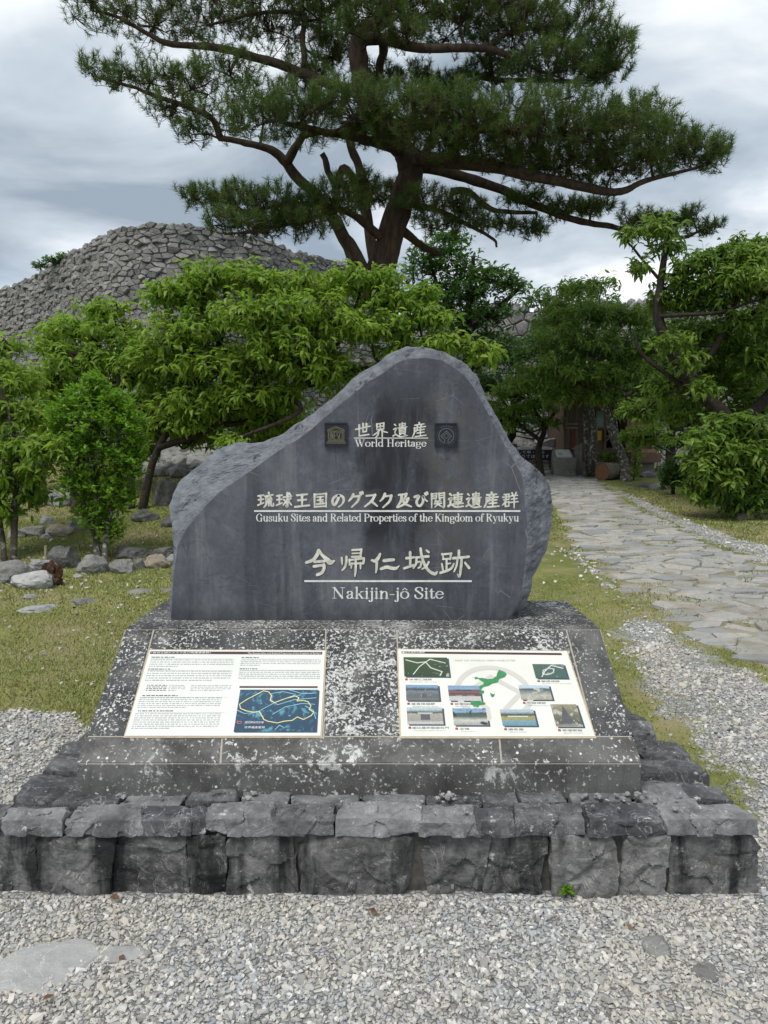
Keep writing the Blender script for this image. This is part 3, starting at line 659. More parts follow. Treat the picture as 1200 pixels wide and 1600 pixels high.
def brush_line(chars, xs, y0, size, w, mb, slope=0., to3=slab3):
    for ch, cx in zip(chars, xs):
        S_ = KAN[ch].split(';'); k = w * (1.0 if len(S_) < 8 else .86 if len(S_) < 12 else .74) * (1.0)
        for s in S_:
            P = [tuple(map(float, p.split(','))) for p in s.split()]; m = len(P)
            horiz = abs(P[-1][0] - P[0][0]) > 2 * abs(P[-1][1] - P[0][1]) and m == 2
            pts = []
            for i, (x, y) in enumerate(P):
                t = i / (m - 1); prof_ = (.85 if horiz else 1.15) * (1.05 if t < .3 else .95 if t < .8 else (.95 if horiz else .60))
                pts.append((cx + (x - 50) / 100 * size, y0 + y / 100 * size - slope * (x - 50) / 100 * size, k * prof_))
            brush(mb, pts, to3, 4)
mb = MB()
xs15 = [414, 442, 472, 500, 528, 554, 580, 606, 629, 657, 681, 707, 735, 761, 788]
xs15 = [415, 444, 472, 500.5, 528, 555, 580, 604, 631, 657, 684, 712, 740, 768, 797]
brush_line('琉球王国のグスク及び関連遺産群', xs15, 769, 25, 3.6, mb, .04); mb.build('heritage_title_characters', M['cream'], slab)
mb = MB(); brush_line('世界遺産', [567, 594, 625, 655], 660, 23.5, 2.7, mb, .10); mb.build('world_heritage_characters', M['cream'], slab)

GL = {}
def glyph(ch, adv, *ops): GL[ch] = (adv, ops)
TH, TN = 11., 3.6
st = lambda x, y0, y1, w=TH: ('l', [(x, y0), (x, y1)], w)
sf = lambda x0, x1, y: ('l', [(x0, y), (x1, y)], TN)
cv = lambda *p: ('c', p, None)
glyph('a', 48, cv((9, 36), (14, 44), (26, 46), (34, 38), (34, 30)), st(34, 34, 6), ('l', [(34, 6), (38, 1), (46, 3)], 4), cv((34, 28), (16, 22), (8, 12), (14, 1), (24, 1), (34, 10)), ('d', 11, 35, 5))
glyph('e', 48, cv((9, 26), (43, 26), (39, 40), (26, 46), (12, 38), (7, 23), (12, 6), (27, 0), (43, 10)))
glyph('o', 54, cv((26, 46), (10, 38), (6, 23), (10, 8), (26, 0), (42, 8), (47, 23), (42, 38), (26, 46)))
glyph('ô', 54, *GL['o'][1], ('l', [(14, 54), (27, 66)], 4.5), ('l', [(27, 66), (40, 54)], 4.5))
glyph('n', 58, st(13, 0, 46), sf(3, 13, 44), sf(4, 23, 1.5), cv((14, 30), (26, 44), (38, 43), (43, 30)), st(43, 32, 0), sf(34, 53, 1.5))
glyph('i', 27, st(13, 0, 46), sf(3, 13, 44), sf(3, 23, 1.5), ('d', 13, 63, 6.5))
glyph('j', 27, st(15, -10, 46), sf(5, 15, 44), cv((15, -8), (12, -18), (4, -20), (0, -14)), ('d', 15, 63, 6.5))
glyph('k', 56, st(13, 0, 72), sf(3, 13, 70), sf(4, 23, 1.5), ('l', [(16, 18), (42, 44)], 4), sf(34, 50, 44.5), ('l', [(26, 28), (44, 2)], 10), sf(36, 54, 1.5))
glyph('t', 34, ('l', [(6, 44), (15, 60)], 4), st(15, 10, 58), cv((15, 12), (18, 2), (26, 1), (32, 8)), sf(4, 30, 44.5))
glyph('s', 42, cv((35, 34), (28, 45), (15, 44), (9, 35), (18, 26), (30, 20), (36, 11), (29, 1), (14, 1), (6, 12)), ('l', [(13, 31), (31, 18)], 8))
glyph('S', 56, cv((47, 52), (44, 66), (28, 72), (12, 64), (12, 50), (26, 40), (42, 30), (47, 17), (38, 2), (22, 0), (9, 8), (7, 20)), ('l', [(17, 48), (41, 28)], 11))
glyph('u', 58, st(13, 46, 12), sf(3, 13, 44), cv((13, 14), (18, 3), (30, 1), (44, 14)), st(44, 46, 0), sf(34, 44, 44), sf(44, 54, 1.5))
bowl = cv((40, 36), (28, 46), (12, 39), (7, 23), (12, 7), (27, 0), (41, 12))
glyph('d', 57, bowl, st(42, 0, 72), sf(32, 42, 70), sf(42, 53, 1.5))
glyph('l', 27, st(13, 0, 72), sf(3, 13, 70), sf(3, 23, 1.5))
glyph('r', 40, st(13, 0, 46), sf(3, 13, 44), sf(3, 25, 1.5), cv((14, 28), (21, 42), (32, 44)), ('d', 34, 39, 5.5))
glyph('p', 57, st(14, -22, 46), sf(4, 14, 44), sf(4, 25, -21), cv((15, 36), (28, 46), (43, 39), (49, 23), (44, 7), (29, 0), (15, 10)))
glyph('f', 34, st(14, 0, 56), sf(4, 26, 1.5), cv((14, 54), (18, 68), (28, 72), (37, 66)), sf(4, 30, 44.5), ('d', 35, 65, 4.5))
glyph('h', 58, st(13, 0, 72), sf(3, 13, 70), sf(4, 23, 1.5), cv((14, 30), (26, 44), (38, 43), (43, 30)), st(43, 32, 0), sf(34, 53, 1.5))
glyph('g', 52, cv((24, 46), (10, 40), (9, 28), (14, 18), (25, 16), (38, 20), (41, 31), (36, 42), (24, 46)), cv((14, 18), (9, 8), (18, 2), (36, 0), (45, -9), (38, -20), (20, -22), (6, -14), (14, 0)), ('l', [(36, 40), (48, 45)], 4))
glyph('m', 86, st(13, 0, 46), sf(3, 13, 44), sf(4, 22, 1.5), cv((14, 30), (25, 44), (36, 43), (41, 30)), st(41, 32, 0), sf(33, 50, 1.5), cv((42, 30), (54, 44), (65, 43), (70, 30)), st(70, 32, 0), sf(62, 80, 1.5))
glyph('y', 54, ('l', [(10, 44), (28, 3)], 10), sf(2, 22, 44.5), ('l', [(44, 44), (22, -14)], 4), sf(36, 53, 44.5), ('l', [(22, -14), (16, -20), (8, -18)], 5), ('d', 9, -15, 4.5))
glyph('G', 74, cv((60, 52), (50, 68), (36, 72), (16, 60), (8, 36), (16, 10), (36, 0), (54, 6), (58, 12)), st(58, 2, 30), sf(47, 70, 30))
glyph('R', 72, st(16, 0, 70), sf(5, 40, 69), sf(5, 28, 1.5), cv((18, 69), (42, 68), (53, 54), (42, 40), (18, 37)), ('l', [(32, 37), (58, 2)], 11), sf(56, 70, 1.5))
glyph('K', 74, st(16, 0, 70), sf(5, 28, 69), sf(5, 28, 1.5), ('l', [(20, 28), (56, 68)], 4), sf(46, 68, 69), ('l', [(30, 42), (60, 2)], 11), sf(50, 72, 1.5))
glyph('P', 64, st(16, 0, 70), sf(5, 40, 69), sf(5, 28, 1.5), cv((18, 69), (44, 68), (56, 52), (44, 36), (18, 33)))
glyph('W', 100, ('l', [(14, 68), (34, 2)], 11), ('l', [(34, 2), (52, 60)], 4), ('l', [(48, 68), (68, 2)], 11), ('l', [(68, 2), (88, 68)], 4), sf(3, 26, 69), sf(38, 60, 69), sf(78, 98, 69))
glyph('H', 80, st(18, 0, 70), st(60, 0, 70), sf(18, 60, 36), sf(6, 30, 69), sf(6, 30, 1.5), sf(48, 72, 69), sf(48, 72, 1.5))
glyph('N', 80, st(16, 0, 70, 4), ('l', [(17, 68), (60, 3)], 12), st(61, 0, 70, 4), sf(4, 20, 69), sf(6, 27, 1.5), sf(50, 74, 69))
glyph('-', 32, ('l', [(4, 25), (27, 25)], 5)); glyph(' ', 24); 
def serif(text, x0, x1, ybase, cap_px, mb, bold=1., to3=slab3):
    tot = sum(GL[c][0] for c in text); kx = (x1 - x0) / tot; ky = cap_px / 70.; x = x0
    for c in text:
        adv, ops = GL[c]
        for op in ops:
            if op[0] == 'd':
                brush(mb, [(x + (op[1] - .5) * kx, ybase - op[2] * ky, 2 * op[3] * ky), (x + (op[1] + .5) * kx, ybase - op[2] * ky, 2 * op[3] * ky)], to3, 3); continue
            P = np.array(op[1], float)
            q = catmull(P, 5 * (len(P) - 1) + 1) if op[0] == 'c' else P
            T = np.gradient(q, axis=0); v = np.abs(T[:, 1]) / (np.linalg.norm(T, axis=1) + 1e-9)
            w = np.full(len(q), op[2]) if op[2] else TN + (TH - TN) * v ** 1.4
            q3 = [(x + a * kx, ybase - b * ky, max(ww * min(kx, ky) * bold, .55)) for (a, b), ww in zip(q, w)]
            brush(mb, q3, to3, 2 if op[0] == 'c' else 3)
        x += adv * kx
mb = MB(); serif('World Heritage', 554, 666, 697.5, 10.5, mb, 1.1); mb.build('world_heritage_lettering', M['white'], slab)
mb = MB(); serif('Gusuku Sites and Related Properties of the Kingdom of Ryukyu', 400, 811, 814.5, 11.5, mb, 1.15); mb.build('heritage_title_lettering', M['white'], slab)
mb = MB(); serif('Nakijin-jô Site', 518, 693, 935, 17, mb, 1.05); mb.build('site_name_lettering', M['white'], slab)
def rule(name, x0, x1, y, w):
    mb = MB(); a, b = slab3(x0, y - w / 2, .0012), slab3(x1, y + w / 2, 0)
    mb.box((a[0], a[1], b[2]), (b[0], YS + .002, a[2])); mb.build(name, M['white'], slab)
rule('underline', 553, 669, 684.5, 1.3); rule('underline', 397, 813, 798.5, 2.6); rule('underline', 475.5, 737, 908, 2.8)

# bronze plaques with the two emblems
M['plaque'] = flat('dark_bronze', (.018, .022, .028), .45, .2); M['brass'] = flat('worn_brass', (.16, .15, .085), .5, .3, 200); M['bronze2'] = flat('grey_bronze', (.10, .105, .105), .5, .3, 200)
def plaque(x0, x1, y0, y1):
    a, b = at(x0, y0, YS), at(x1, y1, YS); mb = MB(); mb.box((a[0], YS - .012, b[2]), (b[0], YS + .004, a[2])); p = mb.build('plaque', M['plaque'], slab)
    e_ = MB(); w_ = .006
    for q in (((a[0], b[2]), (b[0], b[2] + w_)), ((a[0], a[2] - w_), (b[0], a[2])), ((a[0], b[2] + w_), (a[0] + w_, a[2] - w_)), ((b[0] - w_, b[2] + w_), (b[0], a[2] - w_))):
        e_.box((q[0][0], YS - .015, q[0][1]), (q[1][0], YS - .0115, q[1][1]))
    e_.build('raised_rim', M['plaque'], p); return p
def pl3(x, y, h): p = at(x, y, YS); p[1] = YS - .0125 - h; return p
p1 = plaque(507.5, 543, 660.5, 697.5); mb = MB(); L_ = lambda w_, *p: brush(mb, [(x, y, w_) for x, y in p], pl3, 3)
def zz_(*p): 
    w_ = p[0]
    for a, b in zip(p[1:-1], p[2:]): L_(w_, a, b)
zz_(1., (512, 672), (525, 666.5), (538.5, 672)); zz_(.7, (514, 673), (525, 668.7), (536.5, 673)); L_(1., (512, 673.6), (538.5, 673.6))
for y, a, b in ((688.6, 513, 538), (690.4, 511.5, 539.5), (692.4, 510.5, 540.5)): L_(1., (a, y), (b, y))
# UNESCO: letters as the temple's columns
t0, t1 = 675.2, 687
def col(x, *segs):
    for s_ in segs: zz_(.95, *[(x + a, t0 + (t1 - t0) * b) for a, b in s_])
col(513.6, [(0, 0), (0, .9), (2.6, 1), (2.8, 0)]); col(518.2, [(0, 1), (0, 0), (2.6, 1), (2.6, 0)]); col(522.6, [(2.6, 0), (0, 0), (0, 1), (2.6, 1)], [(0, .5), (2.2, .5)])
col(526.8, [(2.6, .05), (0, .1), (.2, .45), (2.6, .55), (2.5, .95), (0, .95)]); col(531., [(2.6, .1), (0, .1), (0, .95), (2.6, .95)]); col(535., [(0, .05), (0, .95), (2.6, .95), (2.6, .05), (0, .05)])
mb.build('temple_emblem', M['brass'], p1)
p2 = plaque(679, 714, 661, 698); mb = MB(); cx_, cy_ = 697, 681
circ = lambda r, a0, a1, n=26: [(cx_ + r * math.sin(a), cy_ - r * math.cos(a)) for a in np.linspace(a0, a1, n)]
brush(mb, [(x, y, 1.6) for x, y in circ(11.6, R(-171), R(171))], pl3, 2)
zz_(1.5, (694.4, 690.3), (694.4, 687.5), (688.8, 681.5), (697, 673.6), (705.2, 681.5), (699.6, 687.5), (699.6, 690.3)); zz_(1.1, (697, 676.9), (692.6, 681.3), (697, 685.4), (701.4, 681.3), (697, 676.9))
for k in range(-22, 23):
    a = R(k * 7.6)
    if abs(k) < 5 and k % 2 == 0: brush(mb, [(cx_ + 15.4 * math.sin(a) - .4, cy_ - 15.4 * math.cos(a), 1.7), (cx_ + 15.4 * math.sin(a) + .4, cy_ - 15.4 * math.cos(a), 1.7)], pl3, 3)
    elif k % 2 and abs(k) > 7: brush(mb, [(cx_ + 14.9 * math.sin(a - .03), cy_ - 14.9 * math.cos(a - .03), .8), (cx_ + 14.9 * math.sin(a + .03), cy_ - 14.9 * math.cos(a + .03), .8)], pl3, 3)
mb.build('heritage_emblem', M['bronze2'], p2)

# ------------------------------------------------------------------ information boards on the slope
M['board'] = flat('white_ceramic_board', (.66, .67, .63), .45, .05, 8); M['board_cream'] = flat('cream_ceramic_board', (.67, .67, .61), .45, .05, 8)
M['grout'] = flat('buff_grout', (.50, .42, .30), .9); M['ink'] = flat('grey_ink', (.36, .37, .38), .8); M['ink2'] = flat('dark_ink', (.10, .10, .11), .8); M['maroon'] = flat('maroon_band', (.07, .035, .04), .6)
M['pale_mark'] = flat('pale_grey_watermark', (.52, .51, .47), .6, .02); M['shadow_ink'] = flat('photo_edge_ink', (.06, .08, .10), .8); M['lit_ink'] = flat('white_ink', (.75, .75, .73), .8)
TXT = []
def font_line(text, size_m, u0, v0, width_m, h, m, parent, name):
    c = bpy.data.curves.new(name, 'FONT'); c.body = text; c.size = 1; c.resolution_u = 2
    t = bpy.data.objects.new(name, c); COL.objects.link(t); bpy.context.view_layer.update()
    me = bpy.data.meshes.new_from_object(t.evaluated_get(bpy.context.evaluated_depsgraph_get())); bpy.data.objects.remove(t)
    V = np.zeros(len(me.vertices) * 3); me.vertices.foreach_get('co', V); V = V.reshape(-1, 3)
    if len(V) == 0: return None
    V[:, 0] -= V[:, 0].min(); kx = width_m / max(V[:, 0].max(), 1e-6); ky = size_m / max(V[:, 1].max(), 1e-6)
    W_ = np.array([slope_pt(u0 + x * kx, v0 + y * ky, h) for x, y in V[:, :2]])
    F = [tuple(p.vertices) for p in me.polygons]; bpy.data.meshes.remove(me)
    return raw(name, W_, F, m, parent)
class Board:
    def __init__(s, name, quad, mat, label):
        s.q = [slope_uv(*p) for p in quad]                   # tl tr br bl
        s.mat = mat; mb = MB()
        def slab_(grow, h0, h1):
            c = sum(s.q) / 4; V = [slope_pt(*(q + np.sign(q - c) * grow), h) for h in (h0, h1) for q in s.q]
            return V, [(3, 2, 1, 0), (4, 5, 6, 7), (0, 1, 5, 4), (1, 2, 6, 5), (2, 3, 7, 6), (3, 0, 4, 7)]
        mb.add(*slab_(0, -.01, .006)); s.o = mb.build('information_board', mat, ped); s.o['label'] = label
        mb = MB(); mb.add(*slab_(.006, -.01, .0025)); mb.build('grout_edge', M['grout'], s.o)
    def p(s, x, y, h=.0066):                                  # x, y in 0..1 from the top left
        a, b, c, d = s.q; u = (a * (1 - x) + b * x) * (1 - y) + (d * (1 - x) + c * x) * y; return slope_pt(*u, h)
    def uv(s, x, y):
        a, b, c, d = s.q; return (a * (1 - x) + b * x) * (1 - y) + (d * (1 - x) + c * x) * y
    def rect(s, name, x0, y0, x1, y1, m, h=.0066, parent=None):
        return raw(name, [s.p(x0, y1, h), s.p(x1, y1, h), s.p(x1, y0, h), s.p(x0, y0, h)], [(0, 1, 2, 3)], m, parent or s.o)
    def quads(s, mb, x0, y0, x1, y1, h=.007): mb.add([s.p(x0, y1, h), s.p(x1, y1, h), s.p(x1, y0, h), s.p(x0, y0, h)], [(0, 1, 2, 3)])
    def para(s, name, x0, x1, y0, y1, n, last=1., m='ink', skew=0.):
        rs = np.random.default_rng(int(y0 * 1e4 + x0 * 100)); mb = MB(); lh = (y1 - y0) / n
        for k in range(n):
            x = x0; xe = x1 if k < n - 1 else x0 + (x1 - x0) * last
            while x < xe:
                w_ = rs.uniform(.005, .022)
                s.quads(mb, x, y0 + k * lh + lh * .2, min(x + w_, xe), y0 + k * lh + lh * .56); x += w_ + rs.uniform(.0025, .007)
        mb.build(name, M[m], s.o)
    def line(s, name, text, x0, x1, y, hh, m, h=.0074, parent=None):
        a, b = s.uv(x0, y), s.uv(x1, y); font_line(text, hh, a[0], a[1], b[0] - a[0], h, m, parent or s.o, name)
    def ribbon(s, name, pts, w_, m, h=.0078, parent=None, closed=False):
        mb = MB(); P = [s.uv(*p) for p in pts] + ([s.uv(*pts[0])] if closed else [])
        for a, b in zip(P[:-1], P[1:]):
            d = b - a; n = np.array((-d[1], d[0])) / (np.linalg.norm(d) + 1e-9) * w_ / 2; e_ = d / (np.linalg.norm(d) + 1e-9) * w_ * .3
            _lay[0] = (_lay[0] + 1) % 24; hh = h + _lay[0] * .00002
            mb.add([slope_pt(*q, hh) for q in (a - n - e_, b - n + e_, b + n + e_, a + n - e_)], [(0, 1, 2, 3)])
        return mb.build(name, m, parent or s.o)
    def poly(s, name, pts, m, h, parent=None):
        P = [s.p(x, y, h) for x, y in pts]; T = tessellate_polygon([[Vector((x, -y, 0)) for x, y in pts]])
        F = []
        for t in T:
            a, b, c = (np.array(pts[i]) for i in t); F.append(t if (b[0] - a[0]) * (c[1] - a[1]) - (b[1] - a[1]) * (c[0] - a[0]) < 0 else t[::-1])
        return raw(name, P, F, m, parent or s.o)
LB = Board('left', [(235, 1017), (508, 1018), (501, 1151), (196, 1151)], M['board'], 'white text board with a dark blue aerial map at its lower right')
RB = Board('right', [(622, 1016), (885, 1019), (929, 1152), (627, 1152)], M['board_cream'], 'cream board with a green island map and nine small photographs')
def photo_mat(name, stops, nz=.25, sc=30, axis_v=None, blot=None):
    """printed picture: bands of colour up the picture, broken by noise"""
    g = G(name); o = g.obj(); ge = g.node('ShaderNodeTexCoord').outputs['Generated']; y = g.node('ShaderNodeSeparateXYZ', {0: ge}).outputs[1]
    n = g.noise(o, sc, 5, .65); f = g.math('ADD', y, g.math('MULTIPLY', g.math('SUBTRACT', n, .5), nz)); c = g.ramp(f, stops)
    if blot: c = g.mix(g.rng(g.noise(o, blot[0], 5, .65, 1.), blot[1], blot[2]), c, blot[3])
    n3 = g.noise(o, sc * 5, 3, .7); c = g.mix(g.rng(n3, .35, .65, 0., .35), c, (.02, .03, .03)); g.base(c).rough(.5); return g.mat
# left board
LB.rect('title_band', .005, .018, .985, .052, M['maroon'])
LB.line('title_characters', '「琉球王国のグスク及び関連遺産群」', .012, .35, .046, .0085, M['lit_ink']); LB.line('title_lettering', 'The Gusuku Sites and Related Properties of the Kingdom of Ryukyu', .56, .975, .047, .0070, M['lit_ink'])
for (x0, x1, y0, y1, n, last) in ((.02, .49, .115, .225, 4, .35), (.02, .49, .255, .395, 5, .78), (.53, .98, .115, .205, 4, .25), (.53, .98, .245, .365, 5, 1.), (.02, .46, .575, .705, 6, .6), (.02, .47, .755, .935, 8, .45)):
    LB.para('text_block', x0, x1, y0, y1, n, last)
for x, y, w_ in ((.02, .083, .13), (.02, .232, .13), (.53, .083, .1), (.53, .225, .1), (.03, .548, .19), (.03, .722, .19)):
    LB.para('text_heading', x, x + w_, y, y + .026, 1, 1, 'ink2'); LB.rect('heading_rule', x, y + .026, x + (.46 if x < .5 else .44), y + .0285, M['ink'])
LB.para('text_block', .04, .15, .43, .51, 4, 1., 'ink2'); LB.para('text_block', .16, .25, .43, .51, 4, .5); LB.para('text_block', .28, .50, .43, .51, 4, .8)
mp = photo_mat('aerial_map_print', [(.0, (.012, .05, .10)), (1., (.02, .07, .13))], .3, 20, None, (26, .55, .66, (.10, .33, .42)))
LB.rect('map_band', .545, .445, .97, .466, M['maroon']); LB.rect('map_shadow', .558, .498, .982, .968, M['shadow_ink'], .0068); mo = LB.rect('aerial_map', .552, .488, .975, .96, mp, .0072)
mx_ = lambda x, y: (.552 + x * .423, .488 + y * .472)
out_ = [(.02, .36), (.10, .25), (.30, .03), (.37, .06), (.41, .15), (.40, .27), (.46, .32), (.55, .25), (.70, .15), (.76, .20), (.74, .28), (.82, .27), (.88, .30), (.92, .40), (.90, .48), (.96, .55), (.93, .63), (.84, .72), (.76, .66), (.70, .74), (.60, .76), (.52, .80), (.40, .76), (.35, .72), (.28, .53), (.22, .55), (.12, .52), (.04, .46)]
LB.ribbon('boundary_line', [mx_(*p) for p in out_], .0035, flat('yellow_ink', (.70, .62, .28), .7), .0078, mo, True)
rng = np.random.default_rng(5); cy = flat('pale_cyan_ink', (.30, .58, .66), .7)
for pts in ([(.0, .5), (.1, .58), (.25, .55), (.45, .33), (.6, .22), (.78, .13)], [(.42, .28), (.5, .37), (.7, .25), (.98, .2)], [(.4, .1), (.55, .05), (.72, .12)], [(.45, .6), (.6, .42), (.8, .34), (.97, .36)], [(.62, .0), (.8, .1), (.98, .08)], [(.5, .95), (.55, .85), (.6, .9)], [(.85, .4), (.95, .5), (.99, .7)]):
    LB.ribbon('terrace_line', [mx_(*p) for p in pts], .0022, cy, .0075, mo)
LB.line('map_caption', '国史跡指定区域', .605, .70, .868, .009, M['lit_ink'], .0078, mo); LB.line('map_caption', '世界遺産登録', .605, .71, .922, .009, M['lit_ink'], .0078, mo)
LB.ribbon('legend_ring', [(.575 + .012 * math.cos(a), .86 + .012 * math.sin(a)) for a in np.linspace(0, 6.28, 10)[:-1]], .003, flat('red_ink', (.5, .12, .12), .7), .0078, mo, True)
# right board
RB.rect('title_band', .02, .025, .965, .052, M['maroon']); RB.line('title_characters', '■世界遺産位置図', .025, .155, .048, .008, M['lit_ink'])
RB.line('title_lettering', 'MAP OF WORLD HERITAGE SITES', .33, .68, .145, .0085, M['ink'])
cx0, cy0 = .52, .52
ringp = lambda rx, ry, a0, a1, n=40: [(cx0 + rx * math.sin(a), cy0 - ry * math.cos(a)) for a in np.linspace(a0, a1, n)]
RB.ribbon('watermark_ring', ringp(.20, .30, R(-165), R(165)), .022, M['pale_mark'], .0067)
RB.ribbon('watermark_square', [(.47, .80), (.47, .70), (.37, .52), (.52, .33), (.67, .52), (.57, .70), (.57, .80)], .02, M['pale_mark'], .0067)
grn = flat('green_island_ink', (.045, .22, .085), .6, .2, 80)
isl = [(.575, .245), (.605, .27), (.615, .30), (.60, .335), (.565, .36), (.555, .40), (.52, .415), (.50, .44), (.47, .455), (.45, .49), (.47, .50), (.465, .53), (.44, .54), (.43, .58), (.45, .60), (.44, .625), (.465, .635), (.46, .66), (.43, .665), (.42, .69), (.40, .68), (.385, .65), (.385, .62), (.40, .60), (.395, .565), (.415, .55), (.41, .525), (.395, .52), (.40, .50), (.42, .50), (.425, .475), (.45, .44), (.47, .425), (.475, .40), (.455, .375), (.445, .35), (.47, .345), (.50, .36), (.53, .355), (.555, .32), (.56, .29)]
io = RB.poly('island_map', isl, grn, .0071)
RB.poly('islet', [(.50, .52), (.515, .54), (.525, .53), (.52, .56), (.505, .575), (.50, .55)], grn, .0071); RB.poly('islet', [(.425, .34), (.445, .335), (.45, .355), (.43, .365)], grn, .0071)
dk, wt, sk = (.03, .05, .04), (.50, .54, .54), (.24, .36, .50)
PH = [('aerial_photograph', .03, .10, .285, .335, [(0, (.03, .06, .03)), (1, (.05, .09, .04))], (22, .60, .66, (.42, .44, .36)), '今帰仁城跡', 'Nakijin-jo site'),
 ('castle_photograph', .035, .435, .215, .615, [(.0, (.16, .17, .16)), (.3, (.12, .13, .14)), (.6, (.17, .2, .22)), (.72, (.04, .05, .06)), (.86, (.2, .33, .48))], (40, .6, .66, (.3, .3, .28)), '座喜味城跡', 'Zakimi-jo site'),
 ('gate_photograph', .27, .44, .445, .615, [(.0, (.52, .52, .5)), (.28, (.5, .5, .48)), (.36, (.22, .09, .08)), (.58, (.24, .10, .09)), (.68, (.12, .10, .12)), (.76, sk), (1, (.20, .33, .50))], None, '首里城跡', 'Shuri-jo site'),
 ('aerial_photograph', .775, .17, .955, .345, [(0, (.06, .12, .10)), (1, (.08, .14, .11))], (26, .56, .64, (.36, .42, .42)), '勝連城跡', 'Katsuren-jo site'),
 ('castle_photograph', .665, .43, .835, .60, [(.0, (.36, .34, .26)), (.3, (.42, .41, .36)), (.55, (.20, .22, .20)), (.72, (.05, .09, .10)), (.82, (.5, .6, .68))], (30, .55, .62, (.5, .5, .46)), '中城城跡', 'Nakagusuku-jo site'),
 ('stone_gate_photograph', .035, .69, .225, .875, [(.0, (.45, .47, .47)), (.14, (.5, .5, .48)), (.2, (.33, .31, .27)), (.6, (.38, .36, .31)), (.68, (.05, .07, .05)), (.86, (.45, .55, .6))], None, '園比屋武御嶽石門', 'Sonohyan-utaki Ishimon'),
 ('tomb_photograph', .28, .70, .46, .885, [(.0, (.3, .31, .3)), (.3, (.55, .54, .5)), (.5, (.1, .12, .10)), (.7, (.06, .10, .08)), (.78, sk), (1, (.22, .36, .52))], (20, .56, .60, (.03, .04, .04)), '玉陵', 'Tamaudun'),
 ('garden_photograph', .535, .71, .715, .89, [(.0, (.14, .27, .34)), (.3, (.20, .34, .40)), (.38, (.30, .31, .12)), (.55, (.36, .30, .14)), (.66, (.03, .06, .03)), (.85, (.4, .5, .55))], None, '識名園', 'Shikinaen'),
 ('grotto_photograph', .815, .65, .955, .90, [(.0, (.34, .33, .28)), (.15, (.10, .11, .09)), (.5, (.16, .16, .11)), (1, (.30, .27, .18))], (16, .52, .56, (.46, .45, .38)), '斎場御嶽', 'Sefa-utaki')]
mred = flat('red_dot_ink', (.35, .06, .05), .7)
for nm, x0, y0, x1, y1, stp, bl, jp, en in PH:
    RB.rect('photo_shadow', x0 + .008, y0 + .012, x1 + .010, y1 + .014, M['shadow_ink'], .0068)
    p = RB.rect(nm, x0, y0, x1, y1, photo_mat(nm + '_print', stp, .16, 34, None, bl), .0072); p['label'] = 'small printed photograph of ' + nm.replace('_photograph', '').replace('_', ' ')
    w_, h_ = x1 - x0, y1 - y0
    if nm == 'gate_photograph':
        for (a, b, c_, d) in ((.05, .50, .95, .56), (.25, .28, .75, .36), (.0, .60, .2, .68), (.8, .60, 1., .68)): RB.rect('roof', x0 + a * w_, y0 + b * h_, x0 + c_ * w_, y0 + d * h_, M['shadow_ink'], .0075, p)
        RB.rect('doorway', x0 + .42 * w_, y0 + .56 * h_, x0 + .58 * w_, y0 + .70 * h_, M['ink2'], .0075, p)
    if nm == 'stone_gate_photograph': RB.rect('doorway', x0 + .38 * w_, y0 + .42 * h_, x0 + .64 * w_, y0 + .74 * h_, M['ink2'], .0075, p); RB.rect('roof', x0 + .3 * w_, y0 + .32 * h_, x0 + .72 * w_, y0 + .38 * h_, M['pale_mark'], .0076, p)
    if nm == 'castle_photograph' and x0 < .3: RB.rect('doorway', x0 + .48 * w_, y0 + .55 * h_, x0 + .62 * w_, y0 + .80 * h_, M['ink2'], .0075, p)
    if nm == 'garden_photograph': RB.rect('roof', x0 + .2 * w_, y0 + .40 * h_, x0 + .8 * w_, y0 + .47 * h_, M['pale_mark'], .0075, p)
    if nm == 'grotto_photograph': RB.poly('opening', [(x0 + .45 * w_, y0 + .05 * h_), (x0 + .75 * w_, y0 + .85 * h_), (x0 + .25 * w_, y0 + .8 * h_)], M['ink2'], .0075, p)
    if nm == 'aerial_photograph':
        q = [(.05, .15), (.3, .3), (.5, .25), (.6, .55), (.85, .75), (.8, .95)] if x0 < .5 else [(.25, .7), (.3, .45), (.5, .3), (.65, .35), (.6, .6), (.4, .75), (.25, .7)]
        RB.ribbon('path_line', [(x0 + a * w_, y0 + b * h_) for a, b in q], .005, M['pale_mark'], .0076, p)
        RB.ribbon('path_line', [(x0 + a * w_, y0 + b * h_) for a, b in [(.2, .9), (.35, .5), (.6, .1), (.95, .3)]], .003, M['lit_ink'], .0076, p)
    cw = min(.026 * len(jp), .19); RB.line('caption_characters', jp, x0 + .025, x0 + .025 + cw, y1 + .046, .0085, M['ink2']); RB.line('caption_lettering', en, x0 + .03, x0 + .03 + min(.010 * len(en), .17), y1 + .07, .005, M['ink'])
    RB.rect('caption_dot', x0 + .004, y1 + .024, x0 + .018, y1 + .046, mred, .0072)

